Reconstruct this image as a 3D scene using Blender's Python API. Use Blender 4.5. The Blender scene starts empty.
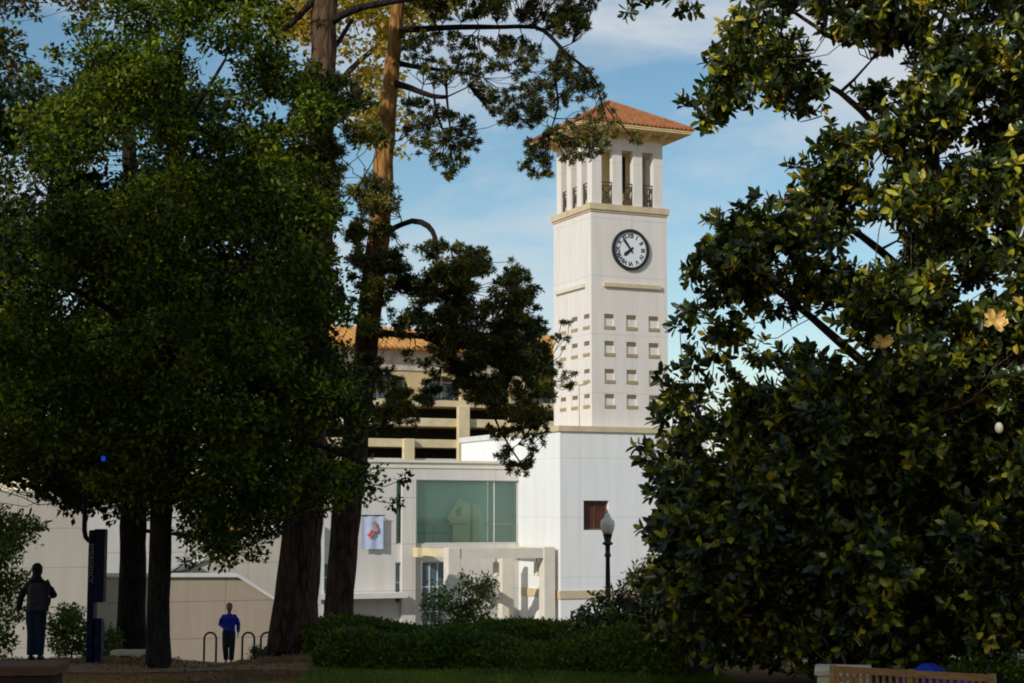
import bpy, math, random
import numpy as np
from mathutils import Vector, Matrix
random.seed(7); RNG = np.random.default_rng(11)
S = bpy.context.scene; C = S.collection
R = math.radians
# ------------------------------------------------------------------ camera
EYE = np.array([0.0, 0.0, 1.7]); FPX = 1680.0
PITCH = math.atan(173.5 / FPX)
cd = bpy.data.cameras.new('camera'); cam = bpy.data.objects.new('camera', cd); C.objects.link(cam)
cam.location = EYE; cam.rotation_euler = (math.pi/2 + PITCH, 0, 0)
cd.sensor_width = 36; cd.lens = FPX/1024*36; cd.clip_end = 8000; cd.clip_start = .1
cd.dof.use_dof = True; cd.dof.focus_distance = 90; cd.dof.aperture_fstop = 8.0
S.camera = cam
def ray(px, py):
    x = (px-512)/FPX; y = (341.5-py)/FPX
    c, s = math.cos(PITCH), math.sin(PITCH)
    return np.array([x, c - y*s, s + y*c])
def at(px, py, Y):
    d = ray(px, py); return EYE + d*(Y/d[1])
def depth_px(Y): return FPX/Y
# building frame: u along the clock face wall, v into the distance
TH = R(24.3); U = np.array([math.cos(TH), math.sin(TH), 0]); V = np.array([-math.sin(TH), math.cos(TH), 0])
O = at(592, 425, 95.0); O[2] = 0
def hv(px, py, v0):
    d = ray(px, py); t = (v0 - (EYE-O)@V)/(d@V); p = EYE + d*t
    return float((p-O)@U), float(p[2])
def hu(px, py, u0):
    d = ray(px, py); t = (u0 - (EYE-O)@U)/(d@U); p = EYE + d*t
    return float((p-O)@V), float(p[2])
# ------------------------------------------------------------------ ground height
GY = [-400,-60,0,19,28,32,36,45,51,75,90,200,6000]; GZ = [.3,.3,0,-.85,-.9,-1.0,-1.35,-2.3,-2.72,-4.8,-5.1,-5.1,-5.1]
def gz(x, y):
    z = np.interp(y, GY, GZ)
    z = z - .14*np.exp(-((x+5.9)/1.0)**2-((y-34)/3.5)**2) + .10*np.exp(-((x+3.6)/1.6)**2-((y-33.5)/2.5)**2) + .10*np.exp(-((x+7.6)/.8)**2-((y-35)/2.5)**2)
    return z + .025*np.sin(x*1.3+y*.7)*np.cos(y*.9)*(np.abs(x) < 60)*(y < 44)
# ------------------------------------------------------------------ materials
def newmat(name):
    m = bpy.data.materials.new(name); m.use_nodes = True
    nt = m.node_tree; b = nt.nodes['Principled BSDF']; return m, nt, b
def nd(nt, t, **k):
    n = nt.nodes.new(t)
    for a, v in k.items(): setattr(n, a, v)
    return n
def ramp(nt, stops, interp='LINEAR'):
    r = nd(nt, 'ShaderNodeValToRGB'); r.color_ramp.interpolation = interp
    e = r.color_ramp.elements
    while len(e) < len(stops): e.new(.5)
    for i, (p, c) in enumerate(stops): e[i].position = p; e[i].color = (*c, 1)
    return r
def simple(name, col, rough=.7, var=.15, scale=3, bump=0, metal=0, spec=.3, stretch=(1,1,1), bscale=None):
    m, nt, b = newmat(name); L = nt.links
    tc = nd(nt, 'ShaderNodeTexCoord'); mp = nd(nt, 'ShaderNodeMapping'); mp.inputs['Scale'].default_value = stretch
    L.new(tc.outputs['Object'], mp.inputs[0])
    n = nd(nt, 'ShaderNodeTexNoise'); n.inputs['Scale'].default_value = scale; n.inputs['Detail'].default_value = 6
    L.new(mp.outputs[0], n.inputs['Vector'])
    c = np.array(col); r = ramp(nt, [(.3, tuple(c*(1-var))), (.7, tuple(np.minimum(c*(1+var), .95)))])
    L.new(n.outputs['Fac'], r.inputs[0]); L.new(r.outputs[0], b.inputs['Base Color'])
    b.inputs['Roughness'].default_value = rough; b.inputs['Metallic'].default_value = metal
    b.inputs['Specular IOR Level'].default_value = spec
    if bump:
        n2 = nd(nt, 'ShaderNodeTexNoise'); n2.inputs['Scale'].default_value = bscale or scale*6; n2.inputs['Detail'].default_value = 5
        L.new(mp.outputs[0], n2.inputs['Vector'])
        bp = nd(nt, 'ShaderNodeBump'); bp.inputs['Strength'].default_value = bump; bp.inputs['Distance'].default_value = .02
        L.new(n2.outputs['Fac'], bp.inputs['Height']); L.new(bp.outputs[0], b.inputs['Normal'])
    return m
def panelled(name, col, dz, dx, z0=0.0, x0=0.0, w=.035, var=.05, joint=.72):
    """painted wall with panel joints (horizontal every dz, vertical every dx) and faint rain streaks"""
    m, nt, b = newmat(name); L = nt.links
    tc = nd(nt, 'ShaderNodeTexCoord'); sp = nd(nt, 'ShaderNodeSeparateXYZ'); L.new(tc.outputs['Object'], sp.inputs[0])
    sn = nd(nt, 'ShaderNodeSeparateXYZ'); L.new(tc.outputs['Normal'], sn.inputs[0])
    def M(op, a, bb=None):
        n = nd(nt, 'ShaderNodeMath', operation=op)
        for i, q in enumerate((a, bb)):
            if q is None: continue
            if isinstance(q, (int, float)): n.inputs[i].default_value = q
            else: L.new(q, n.inputs[i])
        return n.outputs[0]
    def line(co, off, per): return M('LESS_THAN', M('FLOORED_MODULO', M('SUBTRACT', co, off), per), w)
    h = line(sp.outputs[2], z0, dz)
    vx = M('MULTIPLY', line(sp.outputs[0], x0, dx), M('GREATER_THAN', M('ABSOLUTE', sn.outputs[1]), .5))
    vy = M('MULTIPLY', line(sp.outputs[1], x0, dx), M('GREATER_THAN', M('ABSOLUTE', sn.outputs[0]), .5))
    j = M('MAXIMUM', h, M('MAXIMUM', vx, vy))
    mp = nd(nt, 'ShaderNodeMapping'); mp.inputs['Scale'].default_value = (1.3, 1.3, .12); L.new(tc.outputs['Object'], mp.inputs[0])
    n = nd(nt, 'ShaderNodeTexNoise'); n.inputs['Scale'].default_value = 2.2; n.inputs['Detail'].default_value = 7; L.new(mp.outputs[0], n.inputs['Vector'])
    c = np.array(col); r = ramp(nt, [(.25, tuple(c*(1-var*1.6))), (.75, tuple(np.minimum(c*(1+var), .93)))]); L.new(n.outputs['Fac'], r.inputs[0])
    mx = nd(nt, 'ShaderNodeMix', data_type='RGBA'); mx.blend_type = 'MULTIPLY'
    L.new(j, mx.inputs[0]); L.new(r.outputs[0], mx.inputs[6]); mx.inputs[7].default_value = (joint, joint*.97, joint*.93, 1)
    L.new(mx.outputs[2], b.inputs['Base Color']); b.inputs['Roughness'].default_value = .75; b.inputs['Specular IOR Level'].default_value = .25
    bp = nd(nt, 'ShaderNodeBump'); bp.inputs['Strength'].default_value = .5; bp.inputs['Distance'].default_value = .01; bp.invert = True
    L.new(j, bp.inputs['Height']); L.new(bp.outputs[0], b.inputs['Normal'])
    return m
def leafmat(name, stops, trans=.3, rough=.45, tcol=None, nscale=.6, spec=.4):
    """per leaf colour from a random value mixed with a slow noise, so twigs differ as well as leaves"""
    m, nt, b = newmat(name); L = nt.links
    g = nd(nt, 'ShaderNodeNewGeometry'); tc = nd(nt, 'ShaderNodeTexCoord')
    n = nd(nt, 'ShaderNodeTexNoise'); n.inputs['Scale'].default_value = nscale; n.inputs['Detail'].default_value = 4; L.new(tc.outputs['Object'], n.inputs['Vector'])
    a = nd(nt, 'ShaderNodeMath', operation='MULTIPLY_ADD'); L.new(g.outputs['Random Per Island'], a.inputs[0]); a.inputs[1].default_value = .6; a.inputs[2].default_value = -.3
    s = nd(nt, 'ShaderNodeMath', operation='ADD', use_clamp=True); L.new(a.outputs[0], s.inputs[0]); L.new(n.outputs['Fac'], s.inputs[1])
    r = ramp(nt, stops); L.new(s.outputs[0], r.inputs[0]); L.new(r.outputs[0], b.inputs['Base Color'])
    b.inputs['Roughness'].default_value = rough; b.inputs['Specular IOR Level'].default_value = spec
    t = nd(nt, 'ShaderNodeBsdfTranslucent')
    hs = nd(nt, 'ShaderNodeMix', data_type='RGBA'); hs.blend_type = 'MULTIPLY'; hs.inputs[0].default_value = 1
    L.new(r.outputs[0], hs.inputs[6]); hs.inputs[7].default_value = (*(tcol or (1.6, 1.5, .7)), 1); L.new(hs.outputs[2], t.inputs[0])
    mx = nd(nt, 'ShaderNodeMixShader'); mx.inputs[0].default_value = trans
    L.new(b.outputs[0], mx.inputs[1]); L.new(t.outputs[0], mx.inputs[2]); L.new(mx.outputs[0], nt.nodes['Material Output'].inputs[0])
    return m
def barkmat(name, c1, c2, sc=5, top=None):
    m, nt, b = newmat(name); L = nt.links
    tc = nd(nt, 'ShaderNodeTexCoord'); mp = nd(nt, 'ShaderNodeMapping'); mp.inputs['Scale'].default_value = (1, 1, .22); L.new(tc.outputs['Object'], mp.inputs[0])
    v = nd(nt, 'ShaderNodeTexVoronoi'); v.inputs['Scale'].default_value = sc*2; v.feature = 'DISTANCE_TO_EDGE'
    n = nd(nt, 'ShaderNodeTexNoise'); n.inputs['Scale'].default_value = sc; n.inputs['Detail'].default_value = 8
    L.new(mp.outputs[0], n.inputs['Vector'])
    ad = nd(nt, 'ShaderNodeMix', data_type='VECTOR'); ad.inputs[0].default_value = .12; L.new(mp.outputs[0], ad.inputs[4]); L.new(n.outputs['Color'], ad.inputs[5]); L.new(ad.outputs[1], v.inputs['Vector'])
    mu = nd(nt, 'ShaderNodeMath', operation='MULTIPLY_ADD'); L.new(v.outputs['Distance'], mu.inputs[0]); mu.inputs[1].default_value = 1.6; L.new(n.outputs['Fac'], mu.inputs[2])
    r = ramp(nt, [(.4, c1), (.85, c2)]); L.new(mu.outputs[0], r.inputs[0]); L.new(r.outputs[0], b.inputs['Base Color'])
    if top:        # pine bark turns thin and orange high up the stem, its sunlit tone painted in
        r3 = ramp(nt, [(.4, tuple(.35*q_ for q_ in top)), (.8, top)]); L.new(mu.outputs[0], r3.inputs[0])
        sz = nd(nt, 'ShaderNodeSeparateXYZ'); L.new(tc.outputs['Object'], sz.inputs[0]); mr = nd(nt, 'ShaderNodeMapRange'); mr.inputs[1].default_value = 7; mr.inputs[2].default_value = 12; L.new(sz.outputs[2], mr.inputs[0])
        mt = nd(nt, 'ShaderNodeMix', data_type='RGBA'); L.new(mr.outputs[0], mt.inputs[0]); L.new(r.outputs[0], mt.inputs[6]); L.new(r3.outputs[0], mt.inputs[7]); L.new(mt.outputs[2], b.inputs['Base Color'])
    b.inputs['Roughness'].default_value = .9; b.inputs['Specular IOR Level'].default_value = .15
    bp = nd(nt, 'ShaderNodeBump'); bp.inputs['Strength'].default_value = .9; bp.inputs['Distance'].default_value = .04; L.new(mu.outputs[0], bp.inputs['Height']); L.new(bp.outputs[0], b.inputs['Normal'])
    return m
M = {}
M['shaft'] = panelled('cream_stucco', (.775,.715,.64), 3.35, 4.0, z0=.35, x0=.62, var=.05, joint=.85)
M['base'] = panelled('white_stucco', (.84,.825,.79), 3.3, 3.6, z0=.1, x0=.5, w=.028, var=.04, joint=.84)
M['eave'] = simple('warm_lit_soffit', (.80,.62,.30), .7, .06, 2)  # gold tone paints the warm reflected light under eaves and in the belfry
M['rail'] = simple('brown_rail_paint', (.07,.052,.035), .6, .15, 6)
M['trim'] = simple('tan_trim', (.62,.49,.31), .7, .12, 2)
M['soffit'] = simple('cream_trim', (.74,.67,.54), .7, .06, 2)
M['sill'] = simple('ochre_sill', (.40,.30,.17), .75, .15, 3)
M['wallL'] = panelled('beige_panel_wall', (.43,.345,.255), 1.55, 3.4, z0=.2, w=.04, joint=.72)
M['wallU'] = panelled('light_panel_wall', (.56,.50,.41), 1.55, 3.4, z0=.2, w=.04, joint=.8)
M['white'] = panelled('pale_wall', (.66,.62,.56), 2.6, 5.2)
M['coping'] = simple('white_coping', (.7,.67,.62), .7, .06, 2)
M['ochre'] = simple('ochre_render', (.62,.47,.24), .8, .1, 1.5)
M['frieze'] = simple('mottled_frieze', (.55,.47,.37), .8, .3, 1.8)
M['cream'] = simple('cream_band', (.70,.57,.34), .8, .12, 1.5)
M['tile'] = simple('terracotta_tile', (.33,.125,.045), .8, .3, 4, stretch=(1,1,1))
M['tile_o'] = simple('orange_tile', (.55,.27,.07), .8, .3, 3)
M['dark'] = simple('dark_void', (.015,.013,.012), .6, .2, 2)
M['iron'] = simple('black_iron', (.012,.012,.014), .45, .2, 6, spec=.5)
M['niche'] = simple('niche_top_shadow', (.22,.15,.075), .6, .15, 5)
M['bronze'] = simple('bronze_louvre', (.13,.07,.035), .5, .25, 5)
M['dial'] = simple('white_dial', (.78,.80,.80), .4, .03, 2)
M['winglass'] = simple('blue_window_glass', (.10,.16,.19), .12, .2, 2, spec=.8)
M['lampglass'] = simple('frosted_lamp_glass', (.85,.76,.60), .35, .05, 5, spec=.5)
M['wood'] = simple('weathered_teak', (.40,.20,.07), .6, .25, 4, .3, stretch=(1,8,8))
M['stone'] = simple('pale_stone', (.74,.60,.40), .8, .12, 5, .4)
M['brick'] = simple('brown_stone', (.045,.024,.016), .85, .3, 5, .5)
M['kerbtop'] = simple('cap_stone', (.13,.055,.028), .8, .25, 5, .4)
M['bluebox'] = simple('navy_paint', (.003,.005,.028), .5, .15, 4, spec=.12)
M['pale'] = simple('pale_lettering', (.16,.19,.18), .6, .05, 4)
M['bluecloth'] = simple('blue_fabric', (.008,.03,.33), .8, .2, 8, .2)
M['shirt'] = simple('royal_blue_knit', (.008,.018,.26), .85, .2, 12, .2)
M['pants'] = simple('black_trousers', (.012,.012,.018), .85, .2, 12)
M['jeans'] = simple('blue_denim', (.005,.016,.036), .85, .25, 14)
M['jacket'] = simple('black_jacket', (.006,.006,.008), .8, .2, 10)
M['pack'] = simple('grey_backpack', (.022,.020,.028), .75, .3, 10)
M['skin'] = simple('brown_skin', (.16,.075,.045), .55, .08, 12)
M['hair'] = simple('black_hair', (.008,.007,.006), .6, .2, 30)
M['shoe'] = simple('pale_shoe', (.4,.38,.36), .6, .1, 10)
M['shoed'] = simple('dark_shoe', (.02,.02,.02), .6, .1, 10)
M['banner'] = simple('pale_blue_banner', (.50,.56,.72), .8, .1, 2)
M['red'] = simple('red_ink', (.55,.15,.12), .7, .1, 4)
M['mullion'] = simple('white_frame', (.62,.62,.58), .5, .05, 4)
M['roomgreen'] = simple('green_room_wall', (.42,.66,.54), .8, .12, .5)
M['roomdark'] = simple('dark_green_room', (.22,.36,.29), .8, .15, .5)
M['reflcream'] = simple('cream_reflection', (.95,.84,.48), .8, .08, 1.5)  # tone of the house reflection built behind the glass
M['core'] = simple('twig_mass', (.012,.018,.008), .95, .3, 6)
M['petal'] = simple('yellow_petal', (.72,.42,.12), .6, .45, 14)
M['bud'] = simple('cream_bud', (.72,.64,.45), .6, .08, 8)
# glass pane
m, nt, b = newmat('teal_glass'); L = nt.links
tr = nd(nt, 'ShaderNodeBsdfTransparent'); tr.inputs[0].default_value = (.90,.98,.94,1)
gl = nd(nt, 'ShaderNodeBsdfGlossy'); gl.inputs['Roughness'].default_value = .03; gl.inputs[0].default_value = (.8,.95,.9,1)
df = nd(nt, 'ShaderNodeBsdfDiffuse'); df.inputs[0].default_value = (.78,.95,.84,1)
fr = nd(nt, 'ShaderNodeFresnel'); fr.inputs[0].default_value = 1.5
m1 = nd(nt, 'ShaderNodeMixShader'); m1.inputs[0].default_value = .07; L.new(tr.outputs[0], m1.inputs[1]); L.new(df.outputs[0], m1.inputs[2])
m2 = nd(nt, 'ShaderNodeMixShader'); L.new(fr.outputs[0], m2.inputs[0]); L.new(m1.outputs[0], m2.inputs[1]); L.new(gl.outputs[0], m2.inputs[2])
L.new(m2.outputs[0], nt.nodes['Material Output'].inputs[0]); M['glass'] = m
# blue beacon lens (lit)
m, nt, b = newmat('blue_beacon'); b.inputs['Base Color'].default_value = (.01,.05,.6,1); b.inputs['Emission Color'].default_value = (.02,.10,1,1); b.inputs['Emission Strength'].default_value = .5; M['beacon'] = m
# foliage
M['leafA'] = leafmat('small_oak_leaf', [(0,(.009,.018,.007)),(.42,(.028,.050,.010)),(.62,(.11,.16,.014)),(.85,(.30,.34,.02))], .34, spec=.15)
M['leafD'] = leafmat('dark_rear_leaf', [(0,(.008,.018,.007)),(.5,(.020,.038,.010)),(.85,(.05,.07,.015)),(1,(.16,.10,.02))], .25)
M['leafE'] = leafmat('autumn_sparse_leaf', [(0,(.018,.032,.010)),(.5,(.06,.065,.015)),(.75,(.20,.15,.03)),(1,(.35,.15,.04))], .35)
M['leafF'] = leafmat('golden_leaf', [(0,(.10,.11,.015)),(.4,(.34,.29,.03)),(1,(.75,.52,.09))], .5)
M['leafP'] = leafmat('pine_needle', [(0,(.014,.026,.010)),(.42,(.040,.060,.014)),(.58,(.12,.125,.02)),(.85,(.40,.32,.05))], .3, .5, nscale=.9)
M['leafM'] = leafmat('magnolia_leaf', [(0,(.009,.018,.006)),(.50,(.030,.046,.010)),(.66,(.11,.135,.014)),(.80,(.48,.44,.03)),(.92,(.62,.42,.05)),(1,(.55,.22,.04))], .22, .30, nscale=1.6, spec=.5)
M['leafH'] = leafmat('hedge_leaf', [(0,(.018,.034,.007)),(.5,(.066,.105,.011)),(1,(.22,.25,.018))], .3, spec=.15)
M['leafS'] = leafmat('shrub_leaf', [(0,(.03,.06,.010)),(.45,(.11,.165,.025)),(1,(.28,.33,.05))], .3, spec=.2)
M['barkP'] = barkmat('pine_bark', (.016,.010,.008), (.085,.050,.034), 4, (.40,.19,.055))
M['barkB'] = barkmat('brown_pine_bark', (.016,.010,.008), (.085,.050,.034), 4, (.13,.075,.04))
M['barkG'] = barkmat('dark_bark', (.008,.006,.005), (.032,.025,.020), 6)
M['barkM'] = barkmat('grey_bark', (.04,.03,.022), (.15,.11,.08), 7)
# ------------------------------------------------------------------ mesh builder
class MB:
    def __init__(s): s.v = []; s.f = []
    def add(s, vs, fs):
        n = len(s.v); s.v += [tuple(map(float, q)) for q in vs]; s.f += [tuple(i+n for i in f) for f in fs]; return s
    def box(s, a, b, rz=0, c=None):
        x0,y0,z0 = [min(a[i],b[i]) for i in range(3)]; x1,y1,z1 = [max(a[i],b[i]) for i in range(3)]
        vs = [(x0,y0,z0),(x1,y0,z0),(x1,y1,z0),(x0,y1,z0),(x0,y0,z1),(x1,y0,z1),(x1,y1,z1),(x0,y1,z1)]
        if rz:
            cx, cy = c or ((x0+x1)/2,(y0+y1)/2); co, si = math.cos(rz), math.sin(rz)
            vs = [(cx+(x-cx)*co-(y-cy)*si, cy+(x-cx)*si+(y-cy)*co, z) for x,y,z in vs]
        return s.add(vs, [(0,3,2,1),(4,5,6,7),(0,1,5,4),(1,2,6,5),(2,3,7,6),(3,0,4,7)])
    def bevbox(s, a, b, r):
        """box with chamfered vertical and top edges"""
        x0,y0,z0 = a; x1,y1,z1 = b
        ring = lambda i, z: [(x0+i+r,y0+i,z),(x1-i-r,y0+i,z),(x1-i,y0+i+r,z),(x1-i,y1-i-r,z),(x1-i-r,y1-i,z),(x0+i+r,y1-i,z),(x0+i,y1-i-r,z),(x0+i,y0+i+r,z)]
        vs = ring(0,z0)+ring(0,z1-r)+ring(r*.7,z1)
        fs = [tuple(range(7,-1,-1)), tuple(range(16,24))]
        for k in (0,8): fs += [(k+i, k+(i+1)%8, k+8+(i+1)%8, k+8+i) for i in range(8)]
        return s.add(vs, fs)
    def prism_v(s, poly, v0, v1):
        """polygon in (x,z), extruded along y from v0 to v1; poly counter-clockwise seen from -y"""
        n = len(poly); vs = [(x,v0,z) for x,z in poly]+[(x,v1,z) for x,z in poly]
        return s.add(vs, [tuple(range(n)), tuple(range(2*n-1,n-1,-1))]+[(i, i+n, (i+1)%n+n, (i+1)%n) for i in range(n)])
    def tube(s, pts, rad, n=8, cap=True, sq=1.0):
        pts = [np.array(p, float) for p in pts]; rad = [rad]*len(pts) if np.isscalar(rad) else rad
        t = pts[1]-pts[0]; t /= np.linalg.norm(t)+1e-9
        a = np.cross(t, [0,0,1]) if abs(t[2]) < .9 else np.cross(t, [0,1,0]); a /= np.linalg.norm(a)
        vs = []
        for i, p in enumerate(pts):
            t = pts[min(i+1,len(pts)-1)]-pts[max(i-1,0)]; t /= np.linalg.norm(t)+1e-9
            a = a - t*(a@t); a /= np.linalg.norm(a)+1e-9; b = np.cross(t, a)
            for k in range(n):
                w = 2*math.pi*k/n; vs.append(p+rad[i]*(math.cos(w)*a+math.sin(w)*b*sq))
        fs = [(i*n+k, i*n+(k+1)%n, (i+1)*n+(k+1)%n, (i+1)*n+k) for i in range(len(pts)-1) for k in range(n)]
        if cap: fs += [tuple(range(n-1,-1,-1)), tuple((len(pts)-1)*n+k for k in range(n))]
        return s.add(vs, fs)
    def lathe(s, prof, c=(0,0,0), n=16):
        vs = []
        for r, z in prof:
            for k in range(n): vs.append((c[0]+r*math.cos(2*math.pi*k/n), c[1]+r*math.sin(2*math.pi*k/n), c[2]+z))
        m = len(prof)
        fs = [(i*n+k, i*n+(k+1)%n, (i+1)*n+(k+1)%n, (i+1)*n+k) for i in range(m-1) for k in range(n)]
        return s.add(vs, fs+[tuple(range(n-1,-1,-1)), tuple((m-1)*n+k for k in range(n))])
    def ell(s, c, r, n=12, m=8):
        prof = [(max(1e-4, math.sin(math.pi*i/m)), -math.cos(math.pi*i/m)) for i in range(m+1)]
        k0 = len(s.v); s.lathe(prof, (0,0,0), n)
        for i in range(k0, len(s.v)):
            x,y,z = s.v[i]; s.v[i] = (c[0]+x*r[0], c[1]+y*r[1], c[2]+z*r[2])
        return s
    def mesh(s, name):
        me = bpy.data.meshes.new(name); me.from_pydata(s.v, [], s.f); me.validate(); me.update(); return me
    def build(s, name, mat, parent=None, off=(0,0,0), smooth=False):
        if any(off): s.v = [(x-off[0], y-off[1], z-off[2]) for x,y,z in s.v]
        me = s.mesh(name); me.materials.append(mat)
        if smooth: me.polygons.foreach_set('use_smooth', [True]*len(me.polygons))
        o = bpy.data.objects.new(name, me); C.objects.link(o); o.parent = parent; return o
def tag(o, label, cat=None, group=None, kind=None):
    if label: o['label'] = label
    if cat: o['category'] = cat
    if group: o['group'] = group
    if kind: o['kind'] = kind
    return o
def empty(name, loc, rz, label, cat, group=None):
    o = bpy.data.objects.new(name, None); C.objects.link(o); o.location = [float(q) for q in loc]; o.rotation_euler = (0,0,rz); o.empty_display_size = .3
    return tag(o, label, cat, group)
def copy_tree(o, parent=None):
    c = o.copy(); C.objects.link(c); c.parent = parent
    for ch in list(o.children): copy_tree(ch, c)
    return c
class Bld:
    """a thing standing in the building frame: parts are given in (u, v, z)"""
    def __init__(s, name, u, v, z, label, cat, group=None):
        s.off = (u, v, z); p = O+U*u+V*v; s.root = empty(name, (p[0],p[1],z), TH, label, cat, group)
    def part(s, name, mb, mat, parent=None): return mb.build(name, mat, parent or s.root, s.off)
def fastmesh(name, verts, faces, mat, nper):
    """verts (N,3), faces (F,nper)"""
    me = bpy.data.meshes.new(name); nv, nf = len(verts), len(faces)
    me.vertices.add(nv); me.vertices.foreach_set('co', np.ascontiguousarray(verts, dtype=np.float32).ravel())
    me.loops.add(nf*nper); me.loops.foreach_set('vertex_index', np.ascontiguousarray(faces, dtype=np.int32).ravel())
    me.polygons.add(nf); me.polygons.foreach_set('loop_start', np.arange(0, nf*nper, nper, dtype=np.int32))
    me.update(calc_edges=True); me.validate(); me.materials.append(mat); return me
def unit(a): return a/(np.linalg.norm(a, axis=-1, keepdims=True)+1e-9)
def rnd_unit(n): return unit(RNG.normal(size=(n,3)))
def leaves(name, P, D, N, Ln, W, mat, parent=None, big=False):
    D = unit(D); Sd = unit(np.cross(D, N)); N = np.cross(Sd, D); n = len(P)
    Ln = np.broadcast_to(np.asarray(Ln, float).reshape(-1,1), (n,1)); W = np.broadcast_to(np.asarray(W, float).reshape(-1,1), (n,1))
    if big:
        v = np.stack([P, P+D*Ln*.38+Sd*W*.5+N*W*.14, P+D*Ln*.75+Sd*W*.40+N*W*.05, P+D*Ln-N*W*.18, P+D*Ln*.75-Sd*W*.40+N*W*.05, P+D*Ln*.38-Sd*W*.5+N*W*.14], 1).reshape(-1,3)
        b = np.arange(n)[:,None]*6; f = np.concatenate([b+np.array([0,1,2,3]), b+np.array([0,3,4,5])], 1).reshape(-1,4)
    else:
        v = np.stack([P, P+D*Ln*.5+Sd*W*.5, P+D*Ln, P+D*Ln*.5-Sd*W*.5], 1).reshape(-1,3)
        f = np.arange(n*4).reshape(-1,4)
    me = fastmesh(name, v, f, mat, 4); o = bpy.data.objects.new(name, me); C.objects.link(o); o.parent = parent; return o
def clump_leaves(cl, dens, ln, flat=.65):
    """leaf positions/directions filling the clumps [(x,y,z,r)]; dens leaves per m2 of clump cross-section"""
    Ps, Ds = [], []
    for x,y,z,r in cl:
        k = max(4, int(dens*r*r*math.pi)); d = rnd_unit(k); rr = r*RNG.random((k,1))**.42
        lump = 1+.28*np.sin(d[:,:1]*5+x*3)+.2*np.cos(d[:,1:2]*6+z*5)
        p = np.array([x,y,z])+d*rr*lump*np.array([1,1,flat]); Ps.append(p); Ds.append(d*.6+rnd_unit(k)*.8+np.array([0,0,-.15]))
    return np.concatenate(Ps), np.concatenate(Ds)
def inside(poly, p):
    x, y = p; r = False; j = len(poly)-1
    for i in range(len(poly)):
        xi, yi = poly[i]; xj, yj = poly[j]
        if (yi > y) != (yj > y) and x < (xj-xi)*(y-yi)/(yj-yi)+xi: r = not r
        j = i
    return r
def edge_d(poly, p):
    P = np.array(p, float); best = 1e9
    for i in range(len(poly)):
        a = np.array(poly[i-1], float); b = np.array(poly[i], float); t = np.clip(((P-a)@(b-a))/((b-a)@(b-a)+1e-9), 0, 1); best = min(best, np.linalg.norm(P-a-(b-a)*t))
    return best
def region(poly, Y, T, n, rmin, rmax, holes=(), seed=0, wide=110):
    """clumps of a crown: outline poly (measured off the picture, at distance Y), bulging by T metres in depth"""
    rg = random.Random(seed); xs = [p[0] for p in poly]; ys = [p[1] for p in poly]; out = []; tries = 0
    while len(out) < n and tries < n*60:
        tries += 1; p = (rg.uniform(min(xs),max(xs)), rg.uniform(min(ys),max(ys)))
        if not inside(poly, p): continue
        d = edge_d(poly, p); k = FPX/Y; r = min(rg.uniform(rmin, rmax), max(rmin*.7, d/k*1.1))
        if any((p[0]-h[0])**2+(p[1]-h[1])**2 < (h[2]+r*k*.75)**2 for h in holes): continue
        q = min(d/wide, 1); t = T*math.sqrt(max(0, 1-(1-q)**2)); YY = Y+rg.uniform(-t, t)
        w = at(*p, Y); sc = YY/Y; w = at(512+(p[0]-512), p[1], YY)
        out.append((w[0], w[1], w[2], r))
    return out
def wood(paths, clumps, tw=.012, maxr=.07, jit=.12, n=7, pen=1.2):
    """paths: [[(xyz, r), ...]]; then every clump is reached by a branch grown from the nearest wood"""
    mb = MB(); nodes = []; rg = random.Random(5)
    for path in paths:
        pts = [np.array(p) for p,_ in path]; rr = [r for _,r in path]; fp, fr = [], []
        for i in range(len(pts)-1):
            m_ = max(2, int(np.linalg.norm(pts[i+1]-pts[i])/.4))
            for k in range(m_):
                t = k/m_; t2 = t
                p0 = pts[max(i-1,0)]; p1 = pts[i]; p2 = pts[i+1]; p3 = pts[min(i+2,len(pts)-1)]
                q = .5*((2*p1)+(-p0+p2)*t+(2*p0-5*p1+4*p2-p3)*t*t+(-p0+3*p1-3*p2+p3)*t**3)
                rad = rr[i]*(1-t2)+rr[i+1]*t2
                fp.append(q+np.array([rg.gauss(0,1),rg.gauss(0,1),0])*rad*.06); fr.append(rad*(1+rg.gauss(0,.03)))
        fp.append(pts[-1]); fr.append(rr[-1]); mb.tube(fp, fr, 14 if max(fr) > .12 else 8); nodes += list(zip(fp, fr))
        if path is paths[0]: mb.ntrunk = len(mb.f)
    NP = [p for p,_ in nodes]; NR = [r for _,r in nodes]
    order = sorted(clumps, key=lambda c: min(np.linalg.norm(np.array(c[:3])-p) for p in NP[::3]))
    for c in order:
        c3 = np.array(c[:3]); A = np.array(NP); dv = c3-A; d = np.linalg.norm(dv, axis=1)+np.maximum(0, -dv[:,2])*pen+np.where(np.array(NR) < .010, 3, 0)
        i = int(np.argmin(d)); p0 = A[i]; ln = np.linalg.norm(c3-p0)
        if ln < .05: continue
        r0 = min(NR[i]*.75, .010+.016*ln, maxr); nseg = max(2, int(ln/.35)); pts = []; rs = []
        for k in range(nseg+1):
            t = k/nseg; s_ = math.sin(math.pi*t)
            q = p0+(c3-p0)*t+np.array([rg.gauss(0,jit*.5), rg.gauss(0,jit*.5), -.10*ln+rg.gauss(0,jit*.4)])*s_*min(1, ln)
            pts.append(q); rs.append(max(.006, r0*(1-t)+tw*t*.6))
        mb.tube(pts, rs, n if r0 > .03 else 5, cap=False)
        for q, r in list(zip(pts, rs))[1:]: NP.append(q); NR.append(r)
    return mb
def pathpx(lst, Y, dY=None):
    """[(px,py,width px)] at distance Y -> wood path"""
    out = []
    for i, (x,y,w) in enumerate(lst):
        YY = Y+(dY[i] if dY else 0); out.append((at(x,y,YY), w/2/FPX*YY))
    return out
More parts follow.
